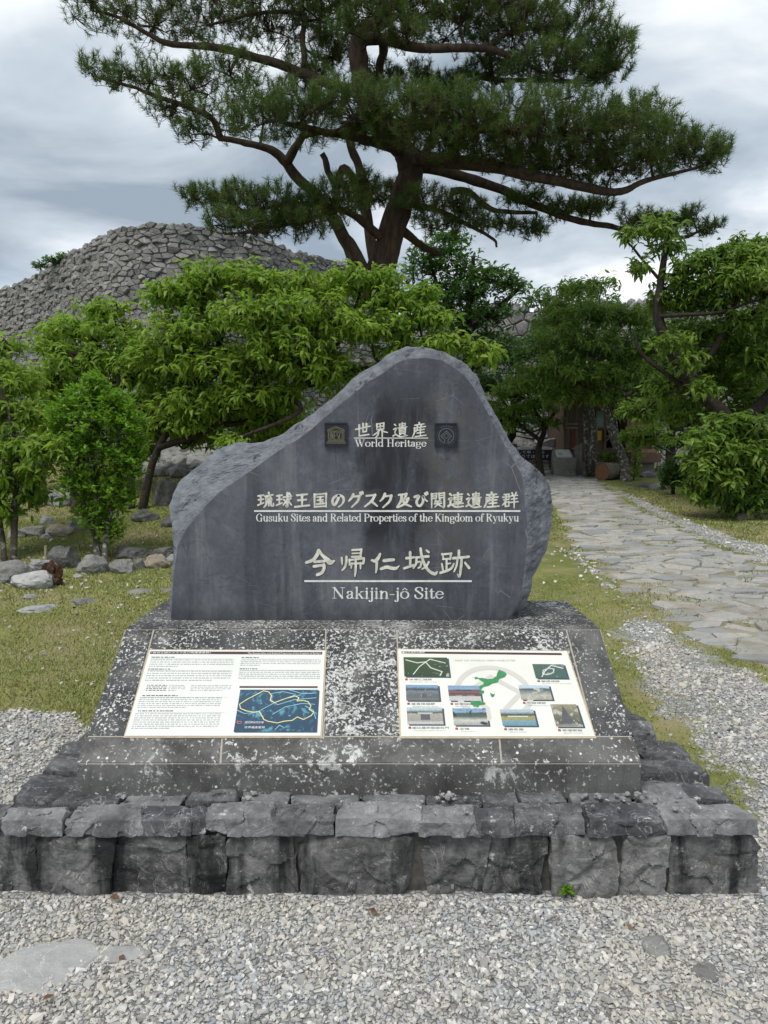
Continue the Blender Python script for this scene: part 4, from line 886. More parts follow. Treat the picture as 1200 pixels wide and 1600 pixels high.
# ------------------------------------------------------------------ castle walls of stacked rubble
def castle_wall(name, label, cols, du, dv, h_st, seed, batter=.14, gap=.045, tilt=.35):
    top = np.array([at(a, b, Y) for a, b, Y in cols]); base = top.copy()
    base[:, 2] = ground(top[:, 0], top[:, 1]) - .3; H_ = top[:, 2] - base[:, 2]; base[:, 1] -= batter * H_
    L = np.concatenate([[0], np.cumsum(np.hypot(*np.diff(base[:, :2], axis=0).T))])
    def pos(u, v):
        B = np.stack([np.interp(u, L, base[:, k]) for k in range(3)], 1); T = np.stack([np.interp(u, L, top[:, k]) for k in range(3)], 1)
        t = (v / np.interp(u, L, H_))[:, None]; return B + (T - B) * t
    def surf(u, v):
        P = pos(u, v); a = pos(u + .1, v) - pos(u - .1, v); b = pos(u, v + .1) - P; N = np.cross(a, b); N /= np.linalg.norm(N, axis=1)[:, None]
        bulge = .25 * pnoise(np.stack([u * .25, v * .25, u * 0 + seed], 1)); return P + N * bulge[:, None], N
    cells = [c for c in voronoi_cells(0, L[-1], 0, H_.max(), du, dv, .46, seed) if c[0][1] < np.interp(c[0][0], L, H_) - dv * .15]
    w = thing(name, label, 'stone wall', tuple(base[len(base) // 2]))
    stone_cells(cells, surf, h_st, gap, .80, seed, .5, tilt, (.98, 1.06)).build('wall_face', M['wallstone'], w)
    uu = np.linspace(0, L[-1], 60); hh = np.interp(uu, L, H_); P0, N0 = surf(uu, hh * 0); P1, N1 = surf(uu, hh - .12)
    r = [P0 - N0 * .06, P1 - N1 * .06, P1 - N1 * 2.0 + (0, 0, .1), P0 - N0 * 2.5]; n = len(uu)
    F = [(k * n + i, k * n + i + 1, (k + 1) * n + i + 1, (k + 1) * n + i) for k in range(3) for i in range(n - 1)]
    raw('wall_core', np.vstack(r), F, M['wallgap'], w)
    mb = MB(); rs = np.random.default_rng(seed + 5)           # loose stones along the top
    for u in np.arange(.2, L[-1] - .2, du * .8):
        p = pos(np.array([u]), np.interp([u], L, H_))[0]
        for dd in (.12, .5):
            s = rs.uniform(.5, .75) * du; P, F = boulder(p + (rs.uniform(-.1, .1), dd, -.13 + rs.uniform(-.05, .05)), s, s * .8, dv * rs.uniform(.7, 1.3), int(u * 31) + seed, rs.uniform(0, 3), 7, 1, .08, .1); mb.add(P, F)
    mb.build('top_course', M['wallstone'], w); return w
castle_wall('castle_wall', 'high curved castle wall of stacked grey rubble rising behind the trees on the left', [(-900, 610, 52), (-420, 540, 43), (-160, 480, 37), (0, 452, 33), (60, 428, 31), (110, 396, 29), (150, 373, 27.5), (185, 356, 26.5), (240, 349, 26), (290, 349, 26), (350, 358, 26.5), (400, 372, 27.5), (460, 390, 29), (520, 408, 31), (620, 425, 33)], .34, .17, .085, 3, tilt=.18, gap=.035)
castle_wall('castle_wall', 'partly hidden castle wall of squared grey blocks behind the trees right of the pine', [(600, 500, 33), (720, 486, 31), (790, 478, 29), (850, 484, 28), (930, 476, 28), (1050, 470, 28), (1200, 462, 28), (1400, 455, 29)], .62, .36, .10, 8, .10, .04, .12)
castle_wall('low_stone_wall', 'low dry stone wall behind the dark notice board at the end of the path', [(640, 694, 22), (760, 692, 21.5), (830, 691, 21), (900, 690, 21), (960, 688, 21.5)], .42, .22, .12, 15, .05)

# ------------------------------------------------------------------ leaves, needles, branches
LEAF_T = np.array([(0, 0, 0), (.36, .15, .03), (.36, 0, .01), (.36, -.15, .03), (.70, .125, -.10), (.70, 0, -.13), (.70, -.125, -.10), (1, 0, -.42)], float)
LEAF_F = np.array([(0, 2, 1), (0, 3, 2), (1, 2, 5), (1, 5, 4), (2, 3, 6), (2, 6, 5), (4, 5, 7), (5, 6, 7)])
FLAT_T = np.array([(0, 0, 0), (.45, .22, .05), (.45, 0, 0), (.45, -.22, .05), (1, 0, -.10)], float); FLAT_F = np.array([(0, 2, 1), (0, 3, 2), (1, 2, 4), (2, 3, 4)])
def unit(v): return v / (np.linalg.norm(v, axis=-1, keepdims=True) + 1e-9)
def scatter(P, X, S, T, F, rs, roll=.5):
    up = np.zeros_like(X); up[:, 2] = 1; up += rs.normal(size=X.shape) * roll
    Z = unit(up - (up * X).sum(1)[:, None] * X); Y = np.cross(Z, X)
    V = P[:, None] + S[:, None, None] * (T[None, :, 0:1] * X[:, None] + T[None, :, 1:2] * Y[:, None] + T[None, :, 2:3] * Z[:, None])
    Fa = F[None] + (np.arange(len(P)) * len(T))[:, None, None]
    return V.reshape(-1, 3), Fa.reshape(-1, F.shape[1])
def leaves(shoots, axes, rs, size, per=9, length=.2, el=(-40, 30), T=LEAF_T, F=LEAF_F):
    n = len(shoots); P = np.repeat(shoots, per, 0); A = np.repeat(axes, per, 0); m = len(P)
    P = P - A * (rs.random(m) * length)[:, None] + rs.normal(size=(m, 3)) * size * .12
    az = rs.random(m) * 2 * np.pi; e_ = np.radians(rs.uniform(el[0], el[1], m))
    D = np.stack([np.cos(az) * np.cos(e_), np.sin(az) * np.cos(e_), np.sin(e_)], 1); D = unit(D + A * .35)
    return scatter(P, D, size * rs.uniform(.6, 1.2, m), T, F, rs)
def needles(tips, axes, rs, per=42, ln=.17, w=.011, length=.14, spread=(18, 80)):
    n = len(tips); P = np.repeat(tips, per, 0); A = np.repeat(axes, per, 0); m = len(P)
    P = P - A * (rs.random(m) ** 1.3 * length)[:, None]
    rnd = rs.normal(size=(m, 3)); perp = unit(rnd - (rnd * A).sum(1)[:, None] * A); th = np.radians(rs.uniform(*spread, m))[:, None]
    D = A * np.cos(th) + perp * np.sin(th); side = unit(np.cross(D, rs.normal(size=(m, 3)))) * (w / 2)
    L = (ln * rs.uniform(.6, 1.15, m))[:, None]
    V = np.stack([P - side, P + side, P + D * L + (0, 0, -.012)], 1).reshape(-1, 3)
    return V, np.arange(m * 3).reshape(-1, 3)
def twigs(A, B, ra, rb, rs, bend=.12):
    """many thin three-sided twigs from A to B with one bend each"""
    n = len(A); Lg = np.linalg.norm(B - A, axis=1)[:, None]; Mid = (A + B) / 2 + rs.normal(size=A.shape) * Lg * bend; Mid[:, 2] -= .04 * Lg[:, 0]
    D = unit(B - A); ref = np.tile((.31, .87, .39), (n, 1)); U = unit(np.cross(D, ref)); Wv = np.cross(D, U); an = np.array((0, 2.094, 4.189))
    circ_ = U[:, None] * np.cos(an)[None, :, None] + Wv[:, None] * np.sin(an)[None, :, None]
    ra = np.broadcast_to(ra, (n,)); rb = np.broadcast_to(rb, (n,))
    V = np.stack([A[:, None] + circ_ * ra[:, None, None], Mid[:, None] + circ_ * ((ra + rb) / 2)[:, None, None], B[:, None] + circ_ * rb[:, None, None]], 1).reshape(-1, 3)
    q = np.array([(i * 3 + j, i * 3 + (j + 1) % 3, (i + 1) * 3 + (j + 1) % 3, (i + 1) * 3 + j) for i in range(2) for j in range(3)])
    return V, (q[None] + (np.arange(n) * 9)[:, None, None]).reshape(-1, 4)
def cat(parts):
    Vs, Fs, n = [], [], 0
    for V, F in parts: Vs.append(V); Fs.append(F + n); n += len(V)
    return np.vstack(Vs), np.vstack(Fs)
def tree(name, label, cat_, limbs, blobs, foliage_mat, bark, seed, size=.12, spacing=.17, per=9, kind='leaf', group=None, el=(-65, 20), upness=.45, shoot=.22, twig_r=.006, wob=.05, T=LEAF_T, F=LEAF_F, hollow=2.2, limb_k=8, airy=1.):
    """limbs: [(points (px,py,Y), r0, r1)], first one is the trunk; blobs: (px,py,Y, rx px, ry px, depth m)"""
    rs = np.random.default_rng(seed); lp = []; lr = []; trunk_mb = MB()
    for pts, r0, r1 in limbs:
        P = np.array([at(*p) if len(p) == 3 else np.array(p[1:]) for p in pts]); q = catmull(P, max(5, 6 * (len(P) - 1) + 1))
        rr = np.linspace(r0, r1, len(q)) * (.85 if kind == 'needle' and len(lp) else 1.); q = q + fbm(q * 1.7 + seed, 3)[:, None] * np.array((1, 1, .5)) * wob * np.linspace(0, 1, len(q))[:, None] ** .5
        if len(lp) == 0: rr[0] *= 1.2
        trunk_mb.tube(q, rr * (1 + .18 * pnoise(q * 6 + seed)), limb_k); lp.append(q); lr.append(rr)
    LP = np.vstack(lp); LR = np.concatenate(lr); shoots, axes = [], []; tw = []; mids = []
    for (px, py, Y, rx, ry, rd) in blobs:
        sp_ = spacing * (airy if px < 430 and py < 260 else 1.)
        c = at(px, py, Y); m = math.hypot(Y, 1) / FOC; a = np.array((rx * m, rd, ry * m))
        area = 4 * np.pi * (((a[0] * a[1]) ** 1.6 + (a[0] * a[2]) ** 1.6 + (a[1] * a[2]) ** 1.6) / 3) ** (1 / 1.6)
        n = max(5, int(area / sp_ ** 2)); d = unit(rs.normal(size=(n, 3))); low = d[:, 2] < -.25; d[low & (rs.random(n) < .55), 2] *= -1
        r_ = rs.random(n) ** (1 / hollow); lump = 1 + .28 * fbm(d * 2.2 + c, 3); p = c + d * a * (r_ * lump)[:, None]
        ax = unit(unit(d / a) * (1 - upness) + np.array((0, 0, upness)) + rs.normal(size=(n, 3)) * .25)
        shoots.append(p); axes.append(ax)
        hub = c + np.array((0, 0, -.35 * a[2])); below = LP + np.array((0, 0, 0)); dist = np.linalg.norm(LP - hub, axis=1) + np.maximum(LP[:, 2] - hub[2], 0) * .8; k = int(np.argmin(dist))
        r0 = min(LR[k] * .7, .012 + .02 * a.max())
        if np.linalg.norm(LP[k] - hub) > .15:
            md = (LP[k] + hub) / 2 + rs.normal(size=3) * .12 * np.linalg.norm(LP[k] - hub); mid_mb = MB(); mids.append(mid_mb); mid_mb.tube(catmull([LP[k], md, hub], 7), np.linspace(r0, r0 * .6, 7), 5)
        ns = max(3, n // 13); sub = p[rs.choice(n, ns, False)]; sub = hub + (sub - hub) * rs.uniform(.55, .8, (ns, 1))
        tw.append(twigs(np.tile(hub, (ns, 1)), sub, r0 * .55, r0 * .3, rs, .16))
        near = np.argmin(((p[:, None] - sub[None]) ** 2).sum(-1), 1); tw.append(twigs(sub[near], p - ax * shoot * .9, max(twig_r * .9, r0 * .22), twig_r * .6, rs, .12)); tw.append(twigs(p - ax * shoot * .9, p, twig_r * .6, twig_r * .35, rs, .05))
    sh, ax = np.vstack(shoots), np.vstack(axes); b = limbs[0][0][0]; b = at(*b) if len(b) == 3 else np.array(b[1:])
    t = thing(name, label, cat_, tuple(b), group)
    trunk_mb.build('trunk', bark, t, True)
    for q in mids: q.build('branch', bark, t, True)
    V, Fq = cat(tw); raw('twigs', V, Fq, bark, t)
    if kind == 'leaf': V, Fq = leaves(sh, ax, rs, size, per, shoot, el, T, F)
    else: V, Fq = needles(sh, ax, rs, per, size, .0090, shoot)
    raw('crown', V, Fq, foliage_mat, t); return t
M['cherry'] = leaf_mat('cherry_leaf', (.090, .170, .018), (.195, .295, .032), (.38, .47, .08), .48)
M['cherry_dark'] = leaf_mat('shaded_cherry_leaf', (.050, .108, .014), (.122, .205, .026), (.26, .345, .06), .45)  # darker copy of the cherry leaf, shade put into its colour
M['bush'] = leaf_mat('glossy_shrub_leaf', (.065, .155, .010), (.150, .285, .020), (.26, .40, .042), .40, .35)
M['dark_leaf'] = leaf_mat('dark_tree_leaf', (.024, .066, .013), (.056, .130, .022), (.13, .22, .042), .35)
M['needle'] = leaf_mat('pine_needle', (.030, .064, .014), (.068, .115, .022), (.15, .20, .040), .3, .6)
M['yellow_leaf'] = leaf_mat('yellow_green_leaf', (.07, .13, .012), (.13, .21, .02), (.22, .30, .04), .3)
M['bark'] = bark_mat('cherry_bark', (.030, .024, .018), (.095, .08, .062), (14, 14, 14), (.20, .19, .17))
M['bark_dark'] = bark_mat('dark_bark', (.016, .012, .009), (.055, .043, .033), (14, 14, 8))
M['pine_bark'] = bark_mat('pine_bark', (.022, .015, .011), (.10, .068, .048), (9, 9, 2.5))
M['bark_mottle'] = bark_mat('mottled_bark', (.04, .035, .03), (.12, .11, .095), (10, 10, 10), (.34, .33, .29), 16)

# ---- the big pine
YP = 16.
lim = [([(592, 470, YP), (590, 440, YP), (605, 390, YP), (624, 320, YP), (640, 268, YP), (628, 235, YP), (604, 200, YP - .2), (572, 150, YP - .4), (560, 100, YP - .5), (564, 55, YP - .6), (600, 28, YP - .6), (612, -30, YP - .6), (640, -110, YP)], .33, .12),
 ([(575, 470, YP + .4), (545, 385, YP + .5), (500, 312, YP + .4), (448, 255, YP), (410, 228, YP - .3), (345, 216, YP - .6)], .20, .06),
 ([(345, 216, YP - .6), (328, 182, YP - .7), (262, 156, YP - .7), (200, 134, YP - .8), (150, 120, YP - .8)], .08, .025),
 ([(448, 255, YP), (470, 215, YP - .5), (520, 205, YP - 1)], .12, .05),
 ([(572, 150, YP - .4), (500, 125, YP - .2), (420, 95, YP), (340, 75, YP), (262, 67, YP), (210, 40, YP), (150, 15, YP)], .14, .03),
 ([(475, 108, YP), (472, 60, YP + .2), (468, 22, YP + .2), (390, 22, YP), (330, 40, YP)], .08, .03),
 ([(566, 60, YP - .6), (600, 62, YP - .8), (660, 75, YP - 1), (760, 76, YP - 1.2), (812, 96, YP - 1.2), (862, 118, YP - 1.2)], .15, .03),
 ([(600, 62, YP - .5), (592, 110, YP + .5), (575, 160, YP + .6)], .11, .09), ([(760, 76, YP - 1.2), (800, 50, YP - 1), (880, 40, YP - .8)], .07, .03),
 ([(660, 250, YP), (700, 160, YP + .8), (715, 114, YP + 1), (775, 125, YP + .8), (845, 125, YP + .6), (920, 130, YP + .4)], .12, .03),
 ([(636, 246, YP), (680, 250, YP - .5), (770, 260, YP - 1), (862, 281, YP - 1.3), (960, 300, YP - 1.3), (1010, 282, YP - 1.2), (1090, 262, YP - 1.2)], .20, .03),
 ([(640, 258, YP), (690, 266, YP + .2), (770, 291, YP + .3), (835, 320, YP + .3), (910, 346, YP + .3), (965, 356, YP + .2), (1060, 371, YP), (1095, 360, YP)], .15, .03),
 ([(705, 300, YP + .3), (728, 299, YP + .4), (760, 324, YP + .4), (800, 331, YP + .3), (838, 333, YP + .3)], .10, .04),
 ([(608, 382, YP), (570, 350, YP - .4), (525, 325, YP - .8), (460, 320, YP - 1), (380, 330, YP - 1)], .12, .03), ([(525, 330, YP - .8), (470, 345, YP - 1.2), (400, 361, YP - 1.4), (350, 366, YP - 1.4)], .07, .025),
 ([(628, 360, YP), (665, 388, YP + .4), (690, 400, YP + .5)], .12, .05), ([(640, 320, YP), (690, 330, YP - .4), (735, 352, YP - .5), (772, 372, YP - .5), (778, 386, YP - .5)], .07, .025),
 ([(590, 440, YP + .7), (572, 330, YP + .9), (560, 270, YP + .8), (548, 220, YP + .8), (560, 190, YP + .6)], .15, .09), ([(565, 300, YP + .9), (540, 262, YP + 1.2), (525, 285, YP + 1.4), (500, 240, YP + 1.2)], .12, .08), ([(568, 425, YP - .4), (550, 385, YP - .5), (536, 356, YP - .6)], .16, .12),
 ([(628, 235, YP), (560, 215, YP - 1), (500, 205, YP - 1.6), (440, 190, YP - 2)], .14, .04), ([(604, 200, YP - .2), (660, 195, YP - 1.2), (740, 200, YP - 1.8), (840, 210, YP - 2), (940, 225, YP - 2)], .14, .03), ([(606, -10, YP - .6), (500, -40, YP), (380, -50, YP)], .1, .04), ([(606, -20, YP - .6), (720, -40, YP), (840, -30, YP)], .1, .04)]
pads = [(585, 15, YP - 1.4, 60, 22, .7), (540, 40, YP - 1.3, 36, 18, .5), (630, 45, YP - 1.4, 34, 14, .5), (150, 12, YP, 60, 22, 1.0), (240, 30, YP, 80, 30, 1.2), (330, 25, YP + .2, 80, 34, 1.3), (420, 35, YP + .3, 70, 36, 1.3), (500, 15, YP + .3, 60, 40, 1.3), (640, 20, YP, 60, 30, 1.2), (720, 25, YP - 1, 70, 38, 1.2), (800, 30, YP - 1, 80, 45, 1.3), (880, 50, YP - 1, 75, 48, 1.3), (950, 80, YP - 1, 48, 32, 1.0), (860, 105, YP - 1.2, 80, 26, 1.0), (940, 110, YP - .8, 50, 18, .8), (770, 105, YP, 60, 22, 1.),
 (165, 112, YP - .8, 52, 20, .8), (235, 120, YP - .8, 60, 26, 1.), (300, 130, YP - .5, 60, 26, 1.), (270, 165, YP - .7, 60, 18, .8), (360, 110, YP, 60, 26, 1.), (410, 150, YP - .3, 55, 24, 1.), (340, 185, YP - .7, 45, 20, .8), (480, 120, YP + .3, 50, 25, 1.), (300, 205, YP - .6, 40, 14, .6),
 (400, 185, YP - 2, 60, 32, 1.), (470, 178, YP - 2, 70, 34, 1.1), (550, 172, YP - 1.8, 75, 36, 1.2), (640, 178, YP - 1.8, 80, 40, 1.2), (720, 185, YP - 2, 80, 42, 1.2), (800, 195, YP - 2, 80, 44, 1.2), (880, 195, YP - 2, 80, 44, 1.2), (950, 205, YP - 2, 75, 40, 1.1), (1020, 225, YP - 1.3, 70, 34, 1.), (1080, 235, YP - 1.2, 55, 32, .9), (1115, 240, YP - 1.2, 28, 26, .6), (960, 255, YP - 1.3, 90, 24, 1.), (870, 255, YP - 1.2, 80, 22, 1.), (1000, 178, YP - 1, 55, 22, .9), (800, 240, YP - 1.2, 70, 20, 1.), (700, 225, YP - 1.4, 60, 16, .9), (590, 205, YP - 1., 60, 14, .8), (660, 130, YP + .5, 50, 22, 1.), (590, 120, YP + 1, 40, 20, .8), (700, 145, YP + .6, 55, 22, 1.), (520, 80, YP + .6, 40, 24, .9),
 (310, 305, YP - 1, 36, 16, .6), (370, 312, YP - 1, 55, 26, .9), (440, 318, YP - 1.2, 65, 30, 1.), (520, 312, YP - 1, 65, 28, 1.), (470, 345, YP - 1.3, 60, 18, .8), (400, 350, YP - 1.4, 50, 16, .7), (350, 340, YP - 1.4, 35, 14, .6), (560, 285, YP - .8, 40, 18, .7), (665, 312, YP - .6, 50, 24, .8), (720, 322, YP - .5, 40, 22, .7), (600, 305, YP + 1, 50, 22, .8), (750, 345, YP - .5, 25, 12, .5), (690, 345, YP - .5, 45, 16, .6),
 (790, 345, YP + .3, 36, 14, .5), (835, 355, YP + .3, 30, 16, .5), (820, 310, YP + .3, 40, 15, .6), (890, 325, YP + .3, 55, 16, .7), (930, 320, YP + .2, 40, 14, .6), (1000, 340, YP + .2, 40, 18, .6), (1050, 345, YP, 35, 14, .5), (1100, 352, YP, 36, 12, .5), (1075, 330, YP, 25, 10, .4),
 (560, -60, YP, 150, 40, 2.), (380, -50, YP, 130, 36, 1.6), (760, -50, YP - .5, 130, 40, 1.8), (620, -120, YP, 170, 45, 2.2)]
tree('pine_tree', 'huge spreading pine with dark layered needle pads and a bare leaning trunk, above everything else', 'tree', lim, pads, M['needle'], M['pine_bark'], 11, size=.17, spacing=.214, per=48, kind='needle', upness=.6, shoot=.20, twig_r=.008, wob=.16, hollow=2.6, limb_k=10, airy=1.28)
# ---- broadleaf trees
def gr_(px, py): p = hit(px, py); return ('w', p[0], p[1], p[2] - .05)
YC = 10.6
CH = 'cherry trees with bright drooping leaves'
tree('cherry_tree', 'wide bright green cherry tree directly behind the slab, its crown below the pine', 'tree',
 [([gr_(222, 795), (232, 750, YC), (246, 700, YC), (275, 655, YC), (305, 600, YC + .2), (300, 540, YC)], .065, .03), ([gr_(205, 795), (206, 745, YC + .1), (214, 690, YC + .1), (190, 620, YC + .2), (180, 560, YC + .3)], .05, .02), ([(246, 700, YC), (330, 670, YC), (400, 600, YC), (420, 520, YC), (410, 450, YC)], .05, .02), ([(275, 655, YC), (380, 660, YC + .3), (480, 600, YC + .3), (540, 520, YC + .2), (560, 460, YC)], .05, .02), ([(480, 600, YC + .3), (600, 570, YC), (700, 540, YC - .4), (770, 545, YC - .5)], .06, .02), ([(305, 600, YC + .2), (350, 520, YC), (350, 450, YC)], .05, .02), ([(400, 600, YC), (470, 640, YC - .4), (360, 690, YC - .8)], .05, .02)],
 [(330, 430, YC, 55, 30, .6), (395, 432, YC - .2, 55, 28, .6), (300, 460, YC, 50, 30, .6), (255, 455, YC, 40, 24, .5), (470, 440, YC, 60, 28, .6), (540, 435, YC, 50, 26, .6), (600, 430, YC, 35, 18, .5), (620, 465, YC, 60, 24, .6), (680, 490, YC - .2, 45, 24, .5), (700, 530, YC - .4, 45, 20, .5), (760, 545, YC - .5, 38, 16, .4), (660, 455, YC, 40, 16, .4), (400, 490, YC - .3, 85, 42, .8), (500, 490, YC - .3, 85, 42, .8), (290, 520, YC - .1, 75, 42, .8), (580, 510, YC - .2, 80, 36, .7), (450, 550, YC - .2, 100, 45, .9), (340, 570, YC, 90, 45, .9), (240, 560, YC + .2, 60, 45, .7), (400, 620, YC, 90, 40, .8), (300, 630, YC - .1, 60, 36, .6), (500, 580, YC, 80, 40, .8), (365, 685, YC - .8, 34, 16, .3), (640, 550, YC, 60, 26, .6), (440, 660, YC + .2, 60, 26, .5), (280, 600, YC + .6, 60, 40, .6), (340, 640, YC + .7, 70, 40, .7), (420, 680, YC + .8, 60, 30, .6), (230, 640, YC + .5, 40, 36, .5), (300, 680, YC + .9, 36, 20, .4), (250, 660, YC + .2, 40, 30, .5), (300, 655, YC - .1, 40, 24, .4), (225, 700, YC + .4, 30, 24, .4)],
 M['cherry'], M['bark_dark'], 21, .140, .185, 10, group=CH)
tree('cherry_tree', 'yellow green cherry tree left of the slab with its tips against the castle wall', 'tree',
 [([gr_(120, 800), (125, 740, 11.4), (140, 660, 11.4), (150, 560, 11.4), (160, 480, 11.4)], .09, .03), ([(140, 660, 11.4), (90, 600, 11.4), (80, 560, 11.4)], .06, .02), ([(140, 640, 11.4), (190, 580, 11.4), (205, 520, 11.4)], .06, .02)],
 [(160, 480, 11.4, 40, 22, .5), (120, 510, 11.4, 55, 28, .6), (185, 520, 11.4, 55, 34, .7), (85, 540, 11.4, 45, 28, .6), (140, 565, 11.2, 70, 36, .8), (200, 580, 11.4, 50, 40, .7), (80, 600, 11.4, 55, 36, .7), (150, 630, 11.4, 60, 36, .7), (60, 650, 11.6, 45, 40, .6), (100, 680, 11.8, 60, 40, .7)],
 M['cherry'], M['bark_dark'], 22, .155, .215, 9, group=CH)
YL = 8.6
tree('cherry_tree', 'cherry tree cut off by the left edge, with two thin dark stems over the rocks', 'tree',
 [([gr_(22, 878), (20, 800, YL), (26, 740, YL), (20, 680, YL), (0, 600, YL)], .042, .02), ([gr_(8, 878), (-2, 800, YL + .1), (10, 740, YL), (40, 700, YL - .2)], .035, .015), ([(20, 680, YL), (60, 690, YL - .2), (90, 680, YL - .3)], .02, .01)],
 [(10, 535, YL + .5, 26, 14, .3), (-10, 580, YL + .4, 55, 36, .6), (30, 590, YL + .3, 34, 26, .4), (0, 640, YL + .2, 50, 34, .5), (45, 640, YL + .2, 30, 22, .4), (20, 690, YL, 45, 26, .4), (65, 690, YL - .2, 34, 20, .3), (20, 735, YL, 50, 26, .35), (-20, 760, YL, 40, 30, .4), (60, 725, YL - .1, 26, 16, .3), (100, 685, YL - .3, 24, 12, .2), (5, 790, YL, 34, 22, .3), (52, 765, YL + .2, 30, 20, .3), (-30, 700, YL, 40, 40, .4)],
 M['cherry'], M['bark'], 23, .135, .165, 9, group=CH)
YB_ = 8.5
tree('shrub', 'dense upright shrub with small glossy leaves and pale split stem by edging rocks', 'shrub',
 [([gr_(156, 884), (152, 850, YB_), (150, 780, YB_), (146, 700, YB_), (150, 620, YB_)], .05, .015), ([gr_(162, 884), (168, 850, YB_ - .1), (176, 790, YB_), (190, 700, YB_)], .04, .015), ([(152, 850, YB_), (138, 800, YB_), (110, 720, YB_)], .03, .012)],
 [(150, 600, YB_, 22, 24, .22), (130, 625, YB_, 40, 28, .3), (175, 630, YB_, 36, 28, .3), (105, 650, YB_, 36, 34, .3), (150, 660, YB_, 60, 40, .45), (195, 665, YB_, 32, 40, .3), (140, 710, YB_, 55, 40, .42), (190, 720, YB_, 36, 40, .35), (115, 700, YB_, 36, 36, .3), (160, 765, YB_, 48, 40, .36), (190, 775, YB_, 28, 34, .26), (150, 805, YB_, 34, 28, .28), (172, 830, YB_, 26, 22, .2), (125, 760, YB_, 34, 36, .28), (205, 720, YB_, 26, 36, .26), (90, 690, YB_, 22, 36, .24), (215, 690, YB_, 18, 24, .2)],
 M['bush'], M['bark_mottle'], 24, .075, .098, 11, el=(-20, 50), upness=.5, shoot=.14, twig_r=.004, T=FLAT_T, F=FLAT_F, hollow=2.5)
YR = 12.8
tree('cherry_tree', 'tall cherry tree on the right with a thick dark leaning trunk and pale dead branches', 'tree',
 [([gr_(1185, 790), (1170, 700, YR), (1122, 641, YR), (1078, 595, YR), (1048, 545, YR), (1028, 492, YR), (1033, 438, YR), (1040, 384, YR), (1042, 355, YR)], .17, .025), ([(1140, 662, YR), (1180, 640, YR), (1220, 590, YR), (1250, 520, YR)], .13, .05), ([(1028, 495, YR), (1060, 492, YR - .3), (1123, 488, YR - .5), (1180, 470, YR - .6)], .04, .02), ([(1033, 440, YR), (1000, 400, YR), (978, 372, YR)], .03, .012), ([(1078, 595, YR), (1120, 540, YR - .2), (1150, 470, YR - .3), (1160, 420, YR - .3)], .06, .02), ([(1120, 640, YR), (1010, 560, YR + .3), (990, 520, YR + .3)], .05, .02)],
 [(1030, 352, YR, 40, 18, .4), (985, 362, YR, 24, 12, .25), (1045, 380, YR, 30, 14, .3), (1000, 410, YR, 20, 18, .3), (1090, 410, YR - .2, 48, 24, .5), (1150, 400, YR - .3, 40, 22, .5), (1190, 400, YR - .3, 45, 26, .5), (1060, 440, YR, 45, 22, .5), (1130, 440, YR - .3, 60, 28, .6), (1195, 450, YR - .3, 50, 34, .6), (1040, 470, YR + .3, 45, 20, .5), (1100, 470, YR, 60, 24, .6), (1170, 500, YR - .3, 60, 30, .6), (1090, 520, YR + .4, 70, 30, .6), (1190, 560, YR - .2, 50, 34, .6), (1100, 570, YR + .8, 60, 34, .6), (1150, 540, YR + .8, 60, 36, .6), (1160, 600, YR + 1, 60, 40, .6), (1230, 500, YR, 60, 60, .8), (1150, 372, YR, 16, 12, .2), (1195, 385, YR, 44, 22, .4), (1120, 390, YR - .2, 34, 16, .3),  (1210, 380, YR, 30, 20, .3), (1040, 600, YR + 1, 45, 30, .6), (1000, 640, YR + 2, 45, 26, .6), (1075, 640, YR + 1.2, 50, 30, .6), (1110, 690, YR + 1, 50, 30, .6), (1180, 640, YR + .6, 50, 34, .6), (1050, 530, YR - .5, 40, 18, .4), (1100, 600, YR - .7, 30, 14, .3), (1010, 680, YR + 3, 50, 24, .6), (1080, 560, YR - .6, 26, 16, .3), (1170, 430, YR - .8, 50, 24, .4)],
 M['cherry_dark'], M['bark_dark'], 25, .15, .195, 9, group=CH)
YM = 17.4
tree('cherry_tree', 'slender mottled cherry tree with pale curved trunk beside the path in front of the hut', 'tree',
 [([gr_(978, 752), (974, 720, YM), (962, 690, YM), (952, 660, YM), (945, 638, YM), (936, 620, YM), (925, 570, YM), (920, 520, YM)], .13, .05), ([(966, 700, YM), (962, 660, YM + .1), (960, 620, YM + .2), (975, 560, YM + .2)], .05, .025), ([(936, 620, YM), (890, 590, YM - .2), (850, 590, YM - .3)], .06, .02), ([(960, 620, YM), (1000, 600, YM - .2), (1040, 590, YM)], .06, .02)],
 [(925, 490, YM, 60, 24, .8), (985, 495, YM, 60, 28, .8), (880, 530, YM, 55, 30, .8), (940, 540, YM - .3, 80, 34, 1.), (1010, 545, YM, 55, 32, .8), (850, 575, YM - .3, 55, 24, .8), (910, 585, YM - .5, 75, 28, .9), (980, 590, YM - .3, 75, 30, .9), (830, 600, YM - .3, 30, 16, .5), (880, 615, YM - .3, 45, 14, .5), (1020, 610, YM, 45, 24, .6), (940, 618, YM - .4, 40, 12, .5), (1045, 625, YM + .5, 30, 20, .5)],
 M['cherry_dark'], M['bark_mottle'], 26, .17, .26, 9, group=CH)
